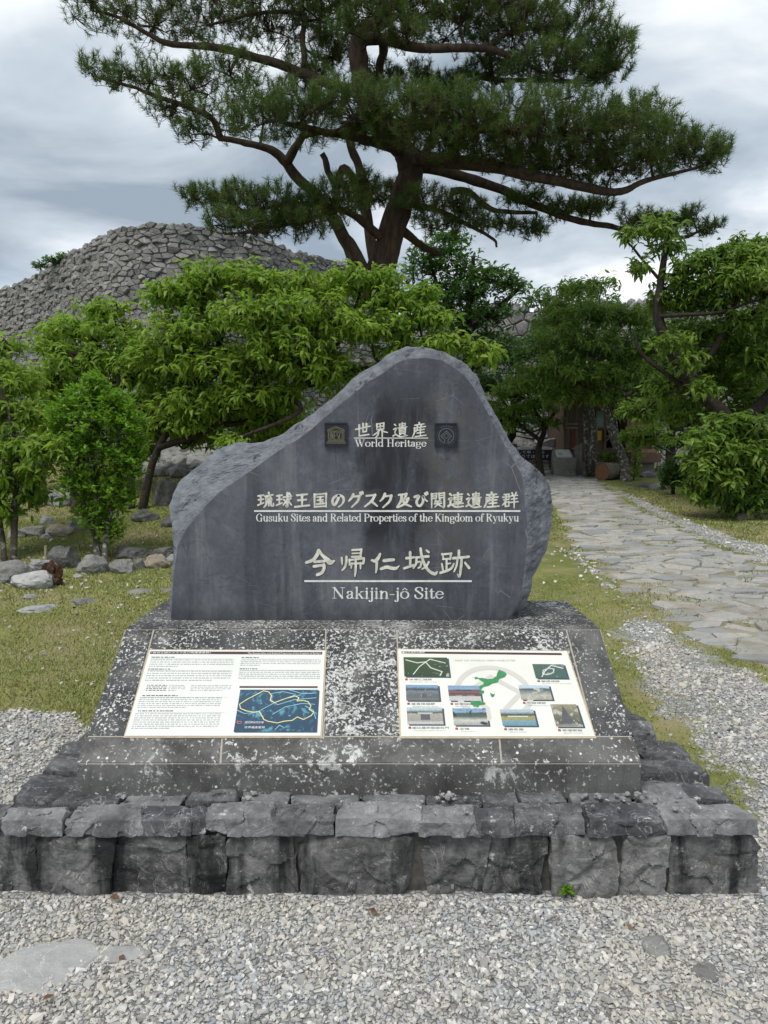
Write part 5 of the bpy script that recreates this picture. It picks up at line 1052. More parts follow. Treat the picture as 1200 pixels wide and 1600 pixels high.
tree('cherry_tree', 'dark trunked cherry tree beside the wooden rack, left of the mottled one', 'tree',
 [([gr_(925, 744), (926, 715, 18.), (928, 670, 18.), (918, 620, 18.), (905, 560, 18.)], .11, .05), ([gr_(921, 744), (916, 690, 18.2), (914, 640, 18.2)], .07, .05)],
 [(880, 560, 18.2, 50, 30, .9), (930, 590, 18.2, 50, 28, .9), (960, 560, 18.4, 60, 40, .9), (890, 610, 18.2, 40, 16, .7), (870, 470, 18.2, 36, 22, .7), (905, 445, 18.2, 40, 16, .7), (940, 440, 18.2, 30, 12, .5), (890, 500, 18.4, 60, 30, .9)],
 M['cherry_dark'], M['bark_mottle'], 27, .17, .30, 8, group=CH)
YS_ = 11.7
tree('cherry_shrub', 'low spreading shrub with long hanging leaves at the right edge over the grass', 'shrub',
 [([gr_(1150, 800), (1152, 770, YS_), (1150, 720, YS_), (1140, 670, YS_)], .06, .02), ([gr_(1160, 800), (1180, 740, YS_), (1200, 690, YS_)], .05, .02), ([gr_(1140, 800), (1110, 750, YS_), (1085, 730, YS_)], .04, .015)],
 [(1140, 655, YS_, 40, 18, .4), (1180, 665, YS_, 50, 26, .5), (1110, 685, YS_ - .1, 45, 22, .4), (1160, 700, YS_ - .2, 60, 30, .5), (1095, 715, YS_ - .1, 40, 20, .4), (1130, 735, YS_ - .2, 55, 26, .5), (1190, 740, YS_, 50, 40, .5), (1085, 755, YS_, 26, 20, .3), (1110, 770, YS_, 32, 16, .3), (1160, 775, YS_, 55, 24, .4), (1230, 700, YS_, 50, 60, .6)],
 M['cherry_dark'], M['bark_dark'], 28, .17, .19, 9, el=(-65, 15))
tree('round_bush', 'small round dark clipped bush beside the low rocks right of the hut', 'shrub',
 [([gr_(1052, 772), (1052, 755, 14.4), (1052, 735, 14.4)], .04, .02)], [(1050, 738, 14.4, 24, 28, .35), (1065, 745, 14.4, 20, 24, .3), (1040, 750, 14.4, 16, 20, .25)], M['dark_leaf'], M['bark_dark'], 29, .055, .085, 9, el=(-10, 70), shoot=.1, twig_r=.004, T=FLAT_T, F=FLAT_F)
tree('small_tree', 'small light green tree with crooked dark branches behind the peak of the slab', 'tree',
 [([gr_(845, 745), (842, 700, 19.), (850, 670, 19.), (835, 640, 19.)], .10, .04), ([(846, 690, 19.), (815, 665, 19.), (800, 645, 19.)], .06, .03), ([(850, 670, 19.), (870, 640, 19.)], .06, .03)],
 [(800, 640, 19., 40, 14, .8), (840, 630, 19., 40, 16, .8), (780, 610, 19., 30, 18, .7), (820, 600, 19.2, 45, 22, .8), (800, 660, 19., 30, 9, .5), (770, 640, 19.2, 26, 20, .6), (860, 655, 19., 24, 10, .5)], M['cherry_dark'], M['bark_dark'], 30, .17, .30, 8)
tree('dark_tree', 'dark evergreen tree behind and to the right of the pine trunk', 'tree',
 [([gr_(740, 735), (735, 640, 22.), (730, 540, 22.), (735, 450, 22.), (740, 400, 22.)], .22, .05), ([(730, 520, 22.), (790, 470, 22.), (820, 440, 22.)], .10, .04), ([(732, 530, 22.), (690, 460, 22.), (670, 400, 22.)], .10, .04)],
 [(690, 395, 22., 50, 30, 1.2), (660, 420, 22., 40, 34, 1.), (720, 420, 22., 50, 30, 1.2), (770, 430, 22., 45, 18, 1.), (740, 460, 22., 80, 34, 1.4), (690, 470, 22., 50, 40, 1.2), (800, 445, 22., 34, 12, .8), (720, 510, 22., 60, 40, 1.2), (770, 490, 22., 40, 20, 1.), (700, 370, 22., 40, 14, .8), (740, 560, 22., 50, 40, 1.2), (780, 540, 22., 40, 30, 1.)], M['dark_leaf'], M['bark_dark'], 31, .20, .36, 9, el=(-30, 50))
tree('dark_tree', 'dark rounded tree between the low stone wall and the back castle wall', 'tree',
 [([gr_(800, 728), (800, 660, 24.), (810, 580, 24.)], .2, .08), ([(800, 640, 24.), (850, 560, 24.)], .1, .05)],
 [(800, 560, 24., 50, 34, 1.4), (850, 540, 24., 50, 34, 1.4), (840, 470, 24.5, 40, 18, 1.), (870, 500, 24.5, 45, 30, 1.2), (900, 455, 24.5, 46, 18, 1.), (760, 600, 24., 40, 30, 1.2), (820, 610, 24., 60, 34, 1.4), (880, 590, 24., 50, 40, 1.4), (790, 650, 24., 50, 26, 1.2), (930, 480, 24.5, 50, 30, 1.3), (850, 660, 24., 40, 20, 1.)], M['dark_leaf'], M['bark_dark'], 32, .20, .38, 9, el=(-40, 40))
for px, Yt, lab in ((-330, 17., 'leafy tree outside the left edge, nearest the castle wall'), (-160, 15., 'leafy tree just outside the left edge on the bank')):
    tree('dark_tree', lab, 'tree', [([gr_(px, 745), (px, 690, Yt), (px + 5, 600, Yt), (px, 540, Yt)], .14, .05)], [(px - 50, 620, Yt, 70, 50, 1.2), (px + 50, 620, Yt, 70, 50, 1.2), (px, 550, Yt, 80, 50, 1.3), (px, 680, Yt, 80, 30, 1.)], M['dark_leaf'], M['bark_dark'], 300 + int(Yt), .19, .36, 8, el=(-40, 30))
for px, lab in ((1048, 'dark leafy tree filling the gap behind the hut roof'), (1110, 'dark leafy tree behind the thick leaning trunk'), (1215, 'dark leafy tree at the right edge behind the hanging shrub')):
    tree('dark_tree', lab, 'tree', [([gr_(px, 735), (px, 680, 21.5), (px + 5, 600, 21.5), (px, 540, 21.5)], .16, .05), ([(px, 640, 21.5), (px - 40, 590, 21.5)], .08, .03), ([(px, 640, 21.5), (px + 45, 600, 21.5)], .08, .03)],
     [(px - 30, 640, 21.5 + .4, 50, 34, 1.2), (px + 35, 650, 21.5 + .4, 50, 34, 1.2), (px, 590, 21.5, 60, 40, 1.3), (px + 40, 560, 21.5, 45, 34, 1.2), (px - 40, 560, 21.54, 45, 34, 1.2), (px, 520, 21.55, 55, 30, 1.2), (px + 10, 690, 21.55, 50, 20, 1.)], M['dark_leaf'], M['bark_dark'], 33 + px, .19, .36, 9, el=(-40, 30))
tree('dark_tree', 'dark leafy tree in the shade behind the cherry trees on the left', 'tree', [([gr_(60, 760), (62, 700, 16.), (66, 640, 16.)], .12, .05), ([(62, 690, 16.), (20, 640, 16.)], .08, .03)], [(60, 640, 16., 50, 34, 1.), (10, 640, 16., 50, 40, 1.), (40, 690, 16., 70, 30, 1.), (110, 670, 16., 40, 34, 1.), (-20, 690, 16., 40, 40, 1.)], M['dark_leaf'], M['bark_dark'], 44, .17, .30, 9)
tree('dark_shrub', 'dark leafy shrub in the shade under the wide bright cherry tree', 'shrub', [([gr_(350, 745), (350, 720, 12.6), (352, 690, 12.6)], .05, .02), ([gr_(356, 745), (375, 700, 12.6), (400, 680, 12.6)], .04, .02)], [(330, 670, 12.6, 50, 30, .6), (400, 660, 12.6, 60, 34, .7), (260, 660, 12.8, 44, 34, .6), (470, 670, 12.6, 60, 36, .7), (300, 630, 12.8, 60, 30, .6), (380, 620, 12.8, 70, 30, .7), (240, 610, 12.8, 50, 30, .6)], M['dark_leaf'], M['bark_dark'], 50, .15, .25, 9)
tree('small_pine', 'tiny windswept tree standing on top of the castle wall at the far left', 'tree', [([(95, 420, 29.5), (92, 412, 29.5), (80, 408, 29.5)], .08, .04), ([(92, 412, 29.5), (104, 402, 29.5)], .05, .03)], [(62, 414, 29.5, 14, 6, .4), (80, 406, 29.5, 16, 6, .4), (100, 402, 29.5, 18, 6, .5), (114, 400, 29.5, 12, 5, .4), (10, 449, 33.5, 10, 4, .3)][:4], M['dark_leaf'], M['bark_dark'], 45, .15, .22, 9, el=(-10, 50))
tree('yellow_shrub', 'slim yellow green shrub growing against the mottled trunk', 'shrub', [([gr_(990, 750), (992, 730, 17.0), (993, 700, 17.0)], .02, .01)], [(993, 700, 17.0, 9, 14, .14), (996, 720, 17.0, 12, 16, .16), (992, 738, 17.0, 13, 12, .16)], M['yellow_leaf'], M['bark'], 46, .085, .12, 8, el=(0, 60), shoot=.12, twig_r=.004)
tree('flower_bed_plant', 'low leafy plant growing below the hut window', 'plant', [([gr_(950, 738), (950, 725, 18.5), (950, 715, 18.5)], .02, .01)], [(945, 716, 18.5, 14, 8, .25), (963, 718, 18.5, 12, 8, .25)], M['yellow_leaf'], M['bark'], 47, .13, .17, 7, el=(10, 70), shoot=.1, twig_r=.004)
tree('strap_leaf_plant', 'dark plant with long narrow leaves under the hanging shrub at right', 'plant', [([gr_(1170, 806), (1170, 790, 11.5), (1170, 785, 11.5)], .02, .01)], [(1150, 788, 11.5, 26, 8, .2), (1190, 788, 11.5, 28, 9, .25)], M['dark_leaf'], M['bark_dark'], 48, .22, .15, 8, el=(10, 75), shoot=.06, twig_r=.004, T=FLAT_T * (1, .45, 1), F=FLAT_F)
tree('weed', 'tiny green weed at the foot of the platform front', 'plant', [(('w', 0, 0, 0), 0, 0)] and [([('w', at(884, 1400, 2.49)[0], 2.485, .005), ('w', at(884, 1392, 2.49)[0], 2.48, .025), ('w', at(884, 1388, 2.49)[0], 2.475, .03)], .002, .001)], [(886, 1394, 2.47, 12, 7, .025)], M['bush'], M['bark'], 49, .020, .020, 5, el=(-10, 50), shoot=.012, twig_r=.0008, wob=0, T=FLAT_T, F=FLAT_F)

# ------------------------------------------------------------------ rocks lying about
def rock(px, py, w_px, h_px, mat, label, seed, name='rock', depth=.75, rot=0., group=None, sink=.3, sub=4, amp=.13, cuts=11):
    p = hit(px, py); m = math.hypot(p[1], EYE) / FOC * .98; sx, sz = w_px * m, h_px * m
    P, F = boulder((p[0], p[1] + sx * depth * .35, p[2]), sx, sx * depth, sz, seed, rot, cuts, sub, amp, sink)
    o = raw(name, P, F, M[mat]); return tag(o, label, 'rock', group)
G1 = 'rocks edging the lawn on the left'; G2 = 'rocks scattered on the bank'; G3 = 'flat stones sunk in the lawn'
rock(10, 912, 80, 40, 'rock_grey', 'large pale boulder cut off by the left edge of the picture', 1, group=G1, cuts=12)
rock(50, 921, 78, 32, 'rock_pale', 'wide pale slab rock under the white layered one', 2, group=G1)
rock(58, 897, 48, 26, 'rock_pale', 'white layered rock with sharp ledges lying on a wider slab', 3, group=G1, sink=.1, cuts=14)
rock(97, 888, 60, 40, 'rock_dark', 'dark rounded boulder with a sloping top behind the rotten stump', 4, group=G1)
rock(140, 896, 54, 32, 'rock_grey', 'grey flat topped rock just left of the shrub stem', 5, group=G1)
rock(190, 896, 50, 28, 'rock_grey', 'grey rounded rock just right of the shrub stem', 6, group=G1)
rock(217, 890, 20, 20, 'rock_grey', 'smallest rock of the edging row, between two rounded ones', 7, group=G1, sub=3)
rock(242, 888, 44, 26, 'rock_tan', 'brownish block rock nearest the slab in the edging row', 8, group=G1)
rock(266, 883, 20, 18, 'rock_grey', 'grey rock half hidden behind the left edge of the slab', 9, group=G1, sub=3)
rock(198, 874, 58, 22, 'rock_dark', 'long dark low rock behind the edging row right of the shrub', 10, group=G1)
rock(252, 872, 50, 18, 'rock_dark', 'dark low rock at the back of the edging row beside the slab', 11, group=G1)
rock(120, 905, 14, 9, 'rock_pale', 'small pale stone in front of the edging row', 12, group=G1, sub=3)
rock(92, 792, 48, 34, 'rock_grey', 'broad grey block on the bank behind the shrub', 13, group=G2, cuts=12)
rock(52, 794, 34, 26, 'rock_grey', 'grey block on the bank behind the two thin stems', 14, group=G2)
rock(256, 790, 40, 44, 'rock_dark', 'tall dark block on the bank beside the slab', 15, group=G2, cuts=13)
rock(222, 816, 48, 24, 'rock_dark', 'dark wedge rock below the cherry trunk', 16, group=G2)
rock(262, 824, 26, 20, 'rock_dark', 'small dark rock on the bank touching the slab outline', 17, group=G2, sub=3)
rock(88, 838, 44, 20, 'rock_tan', 'brown wedge rock in the middle of the grassy bank', 18, group=G2)
rock(116, 830, 32, 24, 'rock_grey', 'grey pointed rock leaning on the brown wedge rock', 19, group=G2)
rock(48, 838, 46, 18, 'rock_grey', 'low grey rock between the thin stems and the brown wedge rock', 20, group=G2)
rock(70, 820, 26, 16, 'rock_pale', 'pale stone on the grassy bank above the low grey rock', 21, group=G2, sub=3)
rock(20, 842, 34, 16, 'rock_grey', 'low grey rock near the left edge behind the thin stems', 22, group=G2, sub=3)
rock(70, 842, 18, 9, 'rock_pale', 'small greenish pale stone at the foot of the brown wedge rock', 23, group=G2, sub=3)
rock(50, 958, 62, 8, 'rock_pale', 'long flat stone sunk in the lawn near the left edge', 24, group=G3, depth=1., sink=.5)
rock(120, 945, 42, 7, 'rock_grey', 'flat grey stone sunk in the middle of the left lawn', 25, group=G3, depth=1., sink=.5)
rock(42, 936, 26, 8, 'rock_pale', 'small pale stone standing out of the left lawn', 26, group=G3, depth=.8, sub=3)
rock(215, 928, 40, 5, 'rock_grey', 'thin flat grey stone in the lawn left of the slab', 27, group=G3, depth=1., sink=.5, sub=3)
rock(258, 924, 22, 5, 'rock_grey', 'thin flat stone in the lawn touching the slab outline', 28, group=G3, depth=1., sink=.5, sub=3)
rock(55, 1550, 150, 8, 'rock_pale', 'large flat bluish stone sunk in the gravel at the lower left', 29, group='flat stones in the gravel', depth=.8, sink=.9, amp=.05)
rock(190, 1503, 66, 14, 'rock_pale', 'long whitish stone in the gravel at lower left', 30, group='flat stones in the gravel', depth=.5, rot=.3, sink=.5)
rock(1035, 1500, 42, 16, 'rock_grey', 'bluish flat stone in the gravel below the platform right corner', 31, group='flat stones in the gravel', depth=1.2, sink=.6)
rock(1112, 1535, 44, 10, 'rock_grey', 'bluish flat stone in the gravel nearest the lower right corner', 32, group='flat stones in the gravel', depth=1., sink=.7)
rock(918, 744, 20, 12, 'rock_pale', 'small pale rock in the grass between the notice stone and the log', 33, sub=3)
rock(1168, 812, 36, 16, 'rock_tan', 'brown rock in the grass under the hanging shrub at right', 34)
for k, (px, py, w_, h_, mt, lb) in enumerate([(1008, 762, 24, 9, 'rock_grey', 'low flat rock at the foot of the yellow green shrub'), (1030, 764, 36, 10, 'rock_pale', 'flat pale rock beside the round bush'), (1015, 746, 30, 14, 'rock_grey', 'grey rock in the low heap behind the yellow green shrub'), (1035, 738, 26, 14, 'rock_pale', 'pale rock on top of the low heap by the round bush'), (1075, 716, 40, 18, 'rock_pale', 'pale boulder seen between the round bush and the hanging shrub'), (1030, 716, 44, 20, 'rock_grey', 'grey boulder below the tan hut wall')]):
    rock(px, py, w_, h_, mt, lb, 40 + k, group='rocks by the hut', sub=3)
# rubble bank behind the left trees
mb = MB()
for k in range(240):
    px, py = RNG.uniform(225, 420), RNG.uniform(694, 738); p = hit(px, py + 6); s = RNG.uniform(.15, .48); P, F = boulder(p + (0, 0, -.03), s, s * .8, s * .55, k, RNG.uniform(0, 3), 8, 1, .1, .2); mb.add(P, F)
o = mb.build('rubble_bank', M['rock_grey']); o['kind'] = 'stuff'; o['label'] = 'bank of loose pale rubble above the grass behind the slab'
# rotten stump
p = hit(84, 915); m = p[1] / FOC; st_ = thing('tree_stump', 'small rotten reddish brown stump leaning against the layered rock', 'stump', p)
M['rotten'] = bark_mat('rotten_wood', (.03, .016, .011), (.11, .055, .035), (16, 16, 16), (.2, .15, .11)); M['cut'] = bark_mat('cut_wood', (.11, .055, .028), (.22, .125, .06), (30, 30, 30))
mb = MB()
for k, (dx_, dz_, sx_, sz_) in enumerate(((0, -.02, .20, .20), (-.05, .10, .12, .14), (.06, .08, .10, .15), (.01, .14, .09, .12))):
    P, F = boulder(p + (dx_, -.01 * k, dz_), sx_, sx_ * .8, sz_, 60 + k, k, 5, 3, .30, .1); mb.add(P, F)
mb.build('wood', M['rotten'], st_)
p = hit(72, 884); t = thing('stake', 'thin pale wooden stake standing in the lawn by the layered rock', 'stake', p); mb = MB(); mb.tube([p + (0, 0, -.05), p + (0.005, 0, .22)], [.018, .015], 7); mb.build('post', flat('pale_wood', (.32, .27, .18), .9, .3, 60), t)
# cut log by the path
p = hit(960, 750); m = p[1] / FOC; t = thing('log', 'short thick log with an orange cut end lying beside the path', 'log', p)
A = np.array((p[0] - 22 * m, p[1] - .12, p[2] + 13 * m)); B = np.array((p[0] + 18 * m, p[1] + .35, p[2] + 13 * m)); Q = np.linspace(A, B, 10)
mb = MB(); mb.tube(Q, 13.5 * m * (1 + .07 * pnoise(Q * 6)), 18, caps=False); mb.build('bark', bark_mat('log_bark', (.05, .045, .035), (.17, .155, .13), (8, 8, 8)), t, True)
mb = MB(); mb.tube([A + (B - A) * .01, A + (B - A) * .05], 13.2 * m, 18); mb.build('cut_end', M['cut'], t)

# ------------------------------------------------------------------ hut, rack, notice stone and board at the end of the path
M['plank'] = bark_mat('weathered_planks', (.05, .042, .033), (.15, .125, .095), (24, 24, 2)); M['tanwall'] = flat('tan_boarding', (.26, .17, .105), .85, .2, 12); M['brownwall'] = flat('brown_boarding', (.135, .09, .065), .85, .25, 12)
M['dark_in'] = flat('dark_interior', (.012, .011, .012), .9); M['roofm'] = bark_mat('brown_roof', (.03, .02, .016), (.08, .05, .04), (10, 10, 10)); M['grey_plank'] = bark_mat('grey_planks', (.10, .095, .085), (.24, .22, .195), (26, 26, 3)); M['yellow'] = flat('yellow_poster', (.55, .38, .03), .6); M['pane'] = flat('pale_green_glass', (.10, .16, .13), .15, .3, 3); M['navy'] = flat('dark_blue_board', (.018, .022, .038), .5); M['concrete'] = rock_mat('mossy_concrete', (.06, .058, .05), (.14, .135, .12), (.23, .22, .20)); M['sheet'] = flat('pale_notice_sheet', (.55, .58, .58), .4, .05)
YH = 19.4; H = lambda px, py, Y=YH: at(px, py, Y)
def bx(px0, py0, px1, py1, y0, y1, name, mat, parent, Yref=YH):
    a, b = at(px0, py0, Yref), at(px1, py1, Yref); mb = MB(); mb.box((a[0], y0, b[2]), (b[0], y1, a[2])); return mb.build(name, mat, parent)
hut = thing('hut', 'small brown wooden ticket hut with a dark open doorway behind the mottled tree', 'hut', H(965, 735))
bx(890, 622, 944, 722, YH, YH + .12, 'wall', M['brownwall'], hut); bx(982, 622, 1016, 722, YH, YH + .12, 'wall', M['tanwall'], hut); bx(944, 622, 982, 650, YH, YH + .12, 'lintel', M['brownwall'], hut)
bx(890, 622, 1016, 722, YH + 2.4, YH + 2.5, 'back_wall', M['dark_in'], hut); bx(1014, 622, 1016, 722, YH + .12, YH + 2.4, 'side_wall', M['tanwall'], hut); bx(890, 622, 892, 722, YH + .12, YH + 2.4, 'side_wall', M['brownwall'], hut); bx(892, 718, 1014, 722, YH + .12, YH + 2.4, 'floor', M['dark_in'], hut)
w = bx(931, 642, 942.5, 668, YH - .03, YH - .002, 'window', M['pane'], hut); bx(930, 667, 944, 669.5, YH - .08, YH - .002, 'sill', M['grey_plank'], w)
bx(932.5, 673, 939.5, 688, YH - .012, YH - .002, 'poster', M['yellow'], hut); bx(944, 650, 946.5, 702, YH - .03, YH - .001, 'door_frame', M['brownwall'], hut); bx(979.5, 650, 982, 702, YH - .03, YH - .001, 'door_frame', M['tanwall'], hut); bx(944, 700, 982, 708, YH - .02, YH + .05, 'threshold', M['plank'], hut)
bx(976, 702, 1020, 707, YH - .25, YH - .002, 'step', M['tanwall'], hut); bx(978, 707, 1024, 722, YH - .4, YH - .003, 'base', M['brownwall'], hut); bx(888, 722, 1020, 742, YH - .1, YH + 2.5, 'foundation', M['concrete'], hut)
a, b = H(882, 620), H(1026, 620); mb = MB()
V = [(a[0], YH - .7, a[2] - .08), (b[0], YH - .7, a[2] - .08), (b[0], YH + 1.25, a[2] + .75), (a[0], YH + 1.25, a[2] + .75), (b[0], YH + 3.2, a[2] - .08), (a[0], YH + 3.2, a[2] - .08)]; V2 = [(x, y, z + .08) for x, y, z in V]
mb.add(V + V2, [(0, 3, 2, 1), (3, 5, 4, 2), (6, 7, 8, 9), (9, 8, 10, 11), (0, 1, 7, 6), (1, 2, 8, 7), (2, 4, 10, 8), (4, 5, 11, 10), (5, 3, 9, 11), (3, 0, 6, 9)]); mb.build('roof', M['roofm'], hut)
mb = MB(); mb.tube([H(947, 690, YH - .15), H(953, 680, YH - .15), H(956, 672, YH - .15)], .018, 6); mb.tube([H(946, 682, YH - .15), H(954, 681, YH - .15)], .018, 6); mb.build('door_handle', M['grey_plank'], hut)
YK = 18.9
rk = thing('wooden_rack', 'grey weathered wooden rack of upright slats on posts, left of the hut', 'rack', H(905, 742, YK))
for px in (884, 900, 918, 925): mb = MB(); mb.tube([H(px, 746, YK), H(px, 630, YK)], .05, 7); mb.build('post', M['plank'], rk)
for k, px in enumerate(np.arange(880, 924, 3.4)): 
    a = H(px, 630 + (k % 3), YK); b = H(px + 2.3, 669 - (k * 7 % 3), YK); mb = MB(); mb.box((a[0], YK - .08, b[2]), (b[0], YK - .055, a[2])); mb.build('slat', M['plank'], rk)
for py in (634, 664): a = H(879, py, YK); b = H(926, py + 2.5, YK); mb = MB(); mb.box((a[0], YK - .054, b[2]), (b[0], YK - .02, a[2])); mb.build('rail', M['plank'], rk)
for py in (661.5, 667.5): a = H(882, py, YK); b = H(901, py + 2.6, YK); mb = MB(); mb.box((a[0], YK - .16, b[2]), (b[0], YK - .085, a[2])); mb.build('ledge', M['grey_plank'], rk)
for k, px in enumerate((897, 901, 905)): a = H(px, 697 - k * 2, YK - .25); b = H(px + 2.8, 742, YK - .25); mb = MB(); mb.box((a[0], YK - .3, b[2]), (b[0], YK - .25, a[2])); mb.build('paling', M['grey_plank'], rk)
a = H(894, 700, YK - .3); b = H(909, 702.5, YK - .3); mb = MB(); mb.box((a[0], YK - .33, b[2]), (b[0], YK - .301, a[2])); mb.build('cross_bar', M['grey_plank'], rk)
bx(893, 672, 898, 706, YK - .03, YK + .02, 'red_panel', flat('red_brown_paint', (.12, .035, .02), .8), rk, YK)
# notice stone
p = hit(885, 744.5); Yn = p[1]; ns = thing('notice_stone', 'low concrete block with a sloping top and pale notice plate, beside the path', 'notice stand', p)
a = at(865, 741, Yn); b = at(901, 741, Yn); zt_f = at(865, 718, Yn)[2]; zt_b = at(875, 705.5, Yn + .55)[2]
c8 = [(a[0], Yn, a[2] - .1), (b[0], Yn, a[2] - .1), (a[0] + .02, Yn + .6, a[2] - .1), (b[0], Yn + .6, a[2] - .1), (a[0], Yn, zt_f), (b[0], Yn, zt_f), (a[0] + .06, Yn + .55, zt_b + .06), (b[0], Yn + .55, zt_b + .06)]
P, F = rough_block(c8, (12, 12, 10), .014, .12, 77, 5, 0); raw('block', P, F, M['concrete'], ns)
pl_ = [np.array(c8[4]), np.array(c8[5]), np.array(c8[7]), np.array(c8[6])]
def bil(u, v, h): return (pl_[0] * (1 - u) + pl_[1] * u) * (1 - v) + (pl_[3] * (1 - u) + pl_[2] * u) * v + np.array((0, -.5, .85)) * h
V = [bil(u, v, h) for h in (0, .045) for u, v in ((.15, .18), (.82, .18), (.82, .82), (.15, .82))]; raw('notice_plate', V, [(3, 2, 1, 0), (4, 5, 6, 7), (0, 1, 5, 4), (1, 2, 6, 5), (2, 3, 7, 6), (3, 0, 4, 7)], M['sheet'], ns)
V = [bil(u, v, .048) for u, v in ((.22, .25), (.42, .25), (.42, .5), (.22, .5))]; raw('printed_picture', V, [(0, 1, 2, 3)], M['ink'], ns)
# dark blue board with two rows of white characters
YN = 20.; bd = thing('notice_board', 'long low dark blue board with two rows of white Japanese characters', 'notice board', at(832, 722, YN))
a, b = at(796, 702.5, YN), at(864, 719, YN); mb = MB(); mb.box((a[0], YN, b[2]), (b[0], YN + .06, a[2])); mb.build('panel', M['navy'], bd)
for px in (802, 858): a = at(px, 719, YN); mb = MB(); mb.box((a[0], YN + .01, a[2] - .22), (a[0] + .07, YN + .05, a[2])); mb.build('leg', M['plank'], bd)
def board_text(t, px0, px1, py, hpx):
    c = bpy.data.curves.new('sign', 'FONT'); c.body = t; ob = bpy.data.objects.new('sign', c); COL.objects.link(ob); bpy.context.view_layer.update()
    me = bpy.data.meshes.new_from_object(ob.evaluated_get(bpy.context.evaluated_depsgraph_get())); bpy.data.objects.remove(ob)
    V = np.zeros(len(me.vertices) * 3); me.vertices.foreach_get('co', V); V = V.reshape(-1, 3); V -= V.min(0); V[:, 0] /= V[:, 0].max(); V[:, 1] /= V[:, 1].max()
    W_ = [at(px0 + (px1 - px0) * x, py - hpx * y, YN) - (0, .004, 0) for x, y in V[:, :2]]; raw('characters', W_, [tuple(q.vertices) for q in me.polygons], M['white'], bd)
board_text('入して申・申を', 801, 851, 709, 5); board_text('りてほうます', 816, 858, 715.5, 5)
# red brown wooden thing at the near end of the board
p = hit(833, 742); t = thing('tree_stump', 'low reddish brown stump in front of the dark blue board', 'stump', at(833, 738, 18.6)); P, F = boulder(at(833, 736, 18.6) - (0, 0, .1), .34, .34, .42, 5, 0, 7, 3, .12, .1); raw('wood', P, F, M['rotten'], t)
# pale wooden trestle right of the hut
t = thing('trestle', 'small pale wooden trestle right of the hut wall', 'trestle', at(1026, 706, 19.2))
for (x0, y0, x1, y1) in ((1018, 682, 1022, 706), (1030, 684, 1033, 704), (1024, 692, 1033, 694)):
    a, b = at(x0, y0, 19.2), at(x1, y1, 19.2); mb = MB(); mb.box((a[0], 19.2, b[2]), (b[0], 19.26, a[2])); mb.build('rail' if y1 - y0 < 5 else 'leg', M['grey_plank'], t)

# ------------------------------------------------------------------ loose gravel, turf, litter
def in_view(x, y, margin=.06):
    z = ground(x, y); d = y * CP - (z - EYE) * SP; u = y * SP + (z - EYE) * CP
    return (np.abs(x / d) < 600 / FOC + margin) & (u / d > -800 / FOC - margin) & (d > .3)
def hulls(n, k, rs, sq=(1, .82, .68)):
    out = []
    for _ in range(n):
        P = unit(rs.normal(size=(k, 3))) * rs.uniform(.8, 1.1, (k, 1)) * np.array(sq) * rs.uniform(.75, 1.25, 3)
        P = unit(P) * np.array(sq) * rs.uniform(.8, 1.2, 3)
        bm = bmesh.new(); [bm.verts.new(p) for p in P]; bmesh.ops.convex_hull(bm, input=bm.verts[:]); bm.verts.ensure_lookup_table(); bm.verts.index_update()
        V = np.array([v.co[:] for v in bm.verts]); F = np.array([[v.index for v in f.verts] for f in bm.faces if len(f.verts) == 3]); bm.free(); out.append((V, F))
    return out
def pebbles(name, X, Y, S, mat, rs, lift=.15, label=''):
    tp = hulls(16, 11, rs); parts = []; Z = ground(X, Y) + S * lift; which = rs.integers(0, 16, len(X))
    for k, (V, F) in enumerate(tp):
        i = np.where(which == k)[0]; n = len(i)
        if not n: continue
        a = rs.random(n) * 6.283; ti = rs.normal(size=(n, 2)) * .45; Xd = unit(np.stack([np.cos(a), np.sin(a), ti[:, 0]], 1)); up = unit(np.stack([ti[:, 1], rs.normal(size=n) * .45, np.ones(n)], 1))
        Zd = unit(up - (up * Xd).sum(1)[:, None] * Xd); Yd = np.cross(Zd, Xd); s = S[i][:, None, None]
        P = np.stack([X[i], Y[i], Z[i]], 1)[:, None] + s * (V[None, :, 0:1] * Xd[:, None] + V[None, :, 1:2] * Yd[:, None] + V[None, :, 2:3] * Zd[:, None])
        parts.append((P.reshape(-1, 3), (F[None] + (np.arange(n) * len(V))[:, None, None]).reshape(-1, 3)))
    V, F = cat(parts); o = raw(name, V, F, mat); o['kind'] = 'stuff'; o['label'] = label; return o
g = G('gravel_stone'); o = g.obj(); r = g.island(); n = g.noise(o, 70, 4, .6)
c = g.ramp(r, [(0., (.19, .195, .20)), (.2, (.34, .34, .335)), (.42, (.40, .43, .46)), (.62, (.52, .49, .425)), (.82, (.58, .57, .55)), (1., (.76, .75, .72))]); c = g.mix(g.rng(n, .3, .7, 0., .4), c, (.30, .29, .27)); c = g.mix(g.rng(g.noise(o, 1.6, 3), .40, .62, 0., .45), c, (.46, .41, .33)); g.base(c).rough(.85); M['gravel'] = g.mat
rs = np.random.default_rng(99)
def sample(n, x0, x1, y0, y1): return rs.uniform(x0, x1, n), rs.uniform(y0, y1, n)
def on_platform(x, y): return (y > 2.49) & (y < 4.1) & (x < 1.34 - (y - 2.5) * .1) & (x > -1.46 + (y - 2.5) * .05)
Xs, Ys, Ss = [], [], []
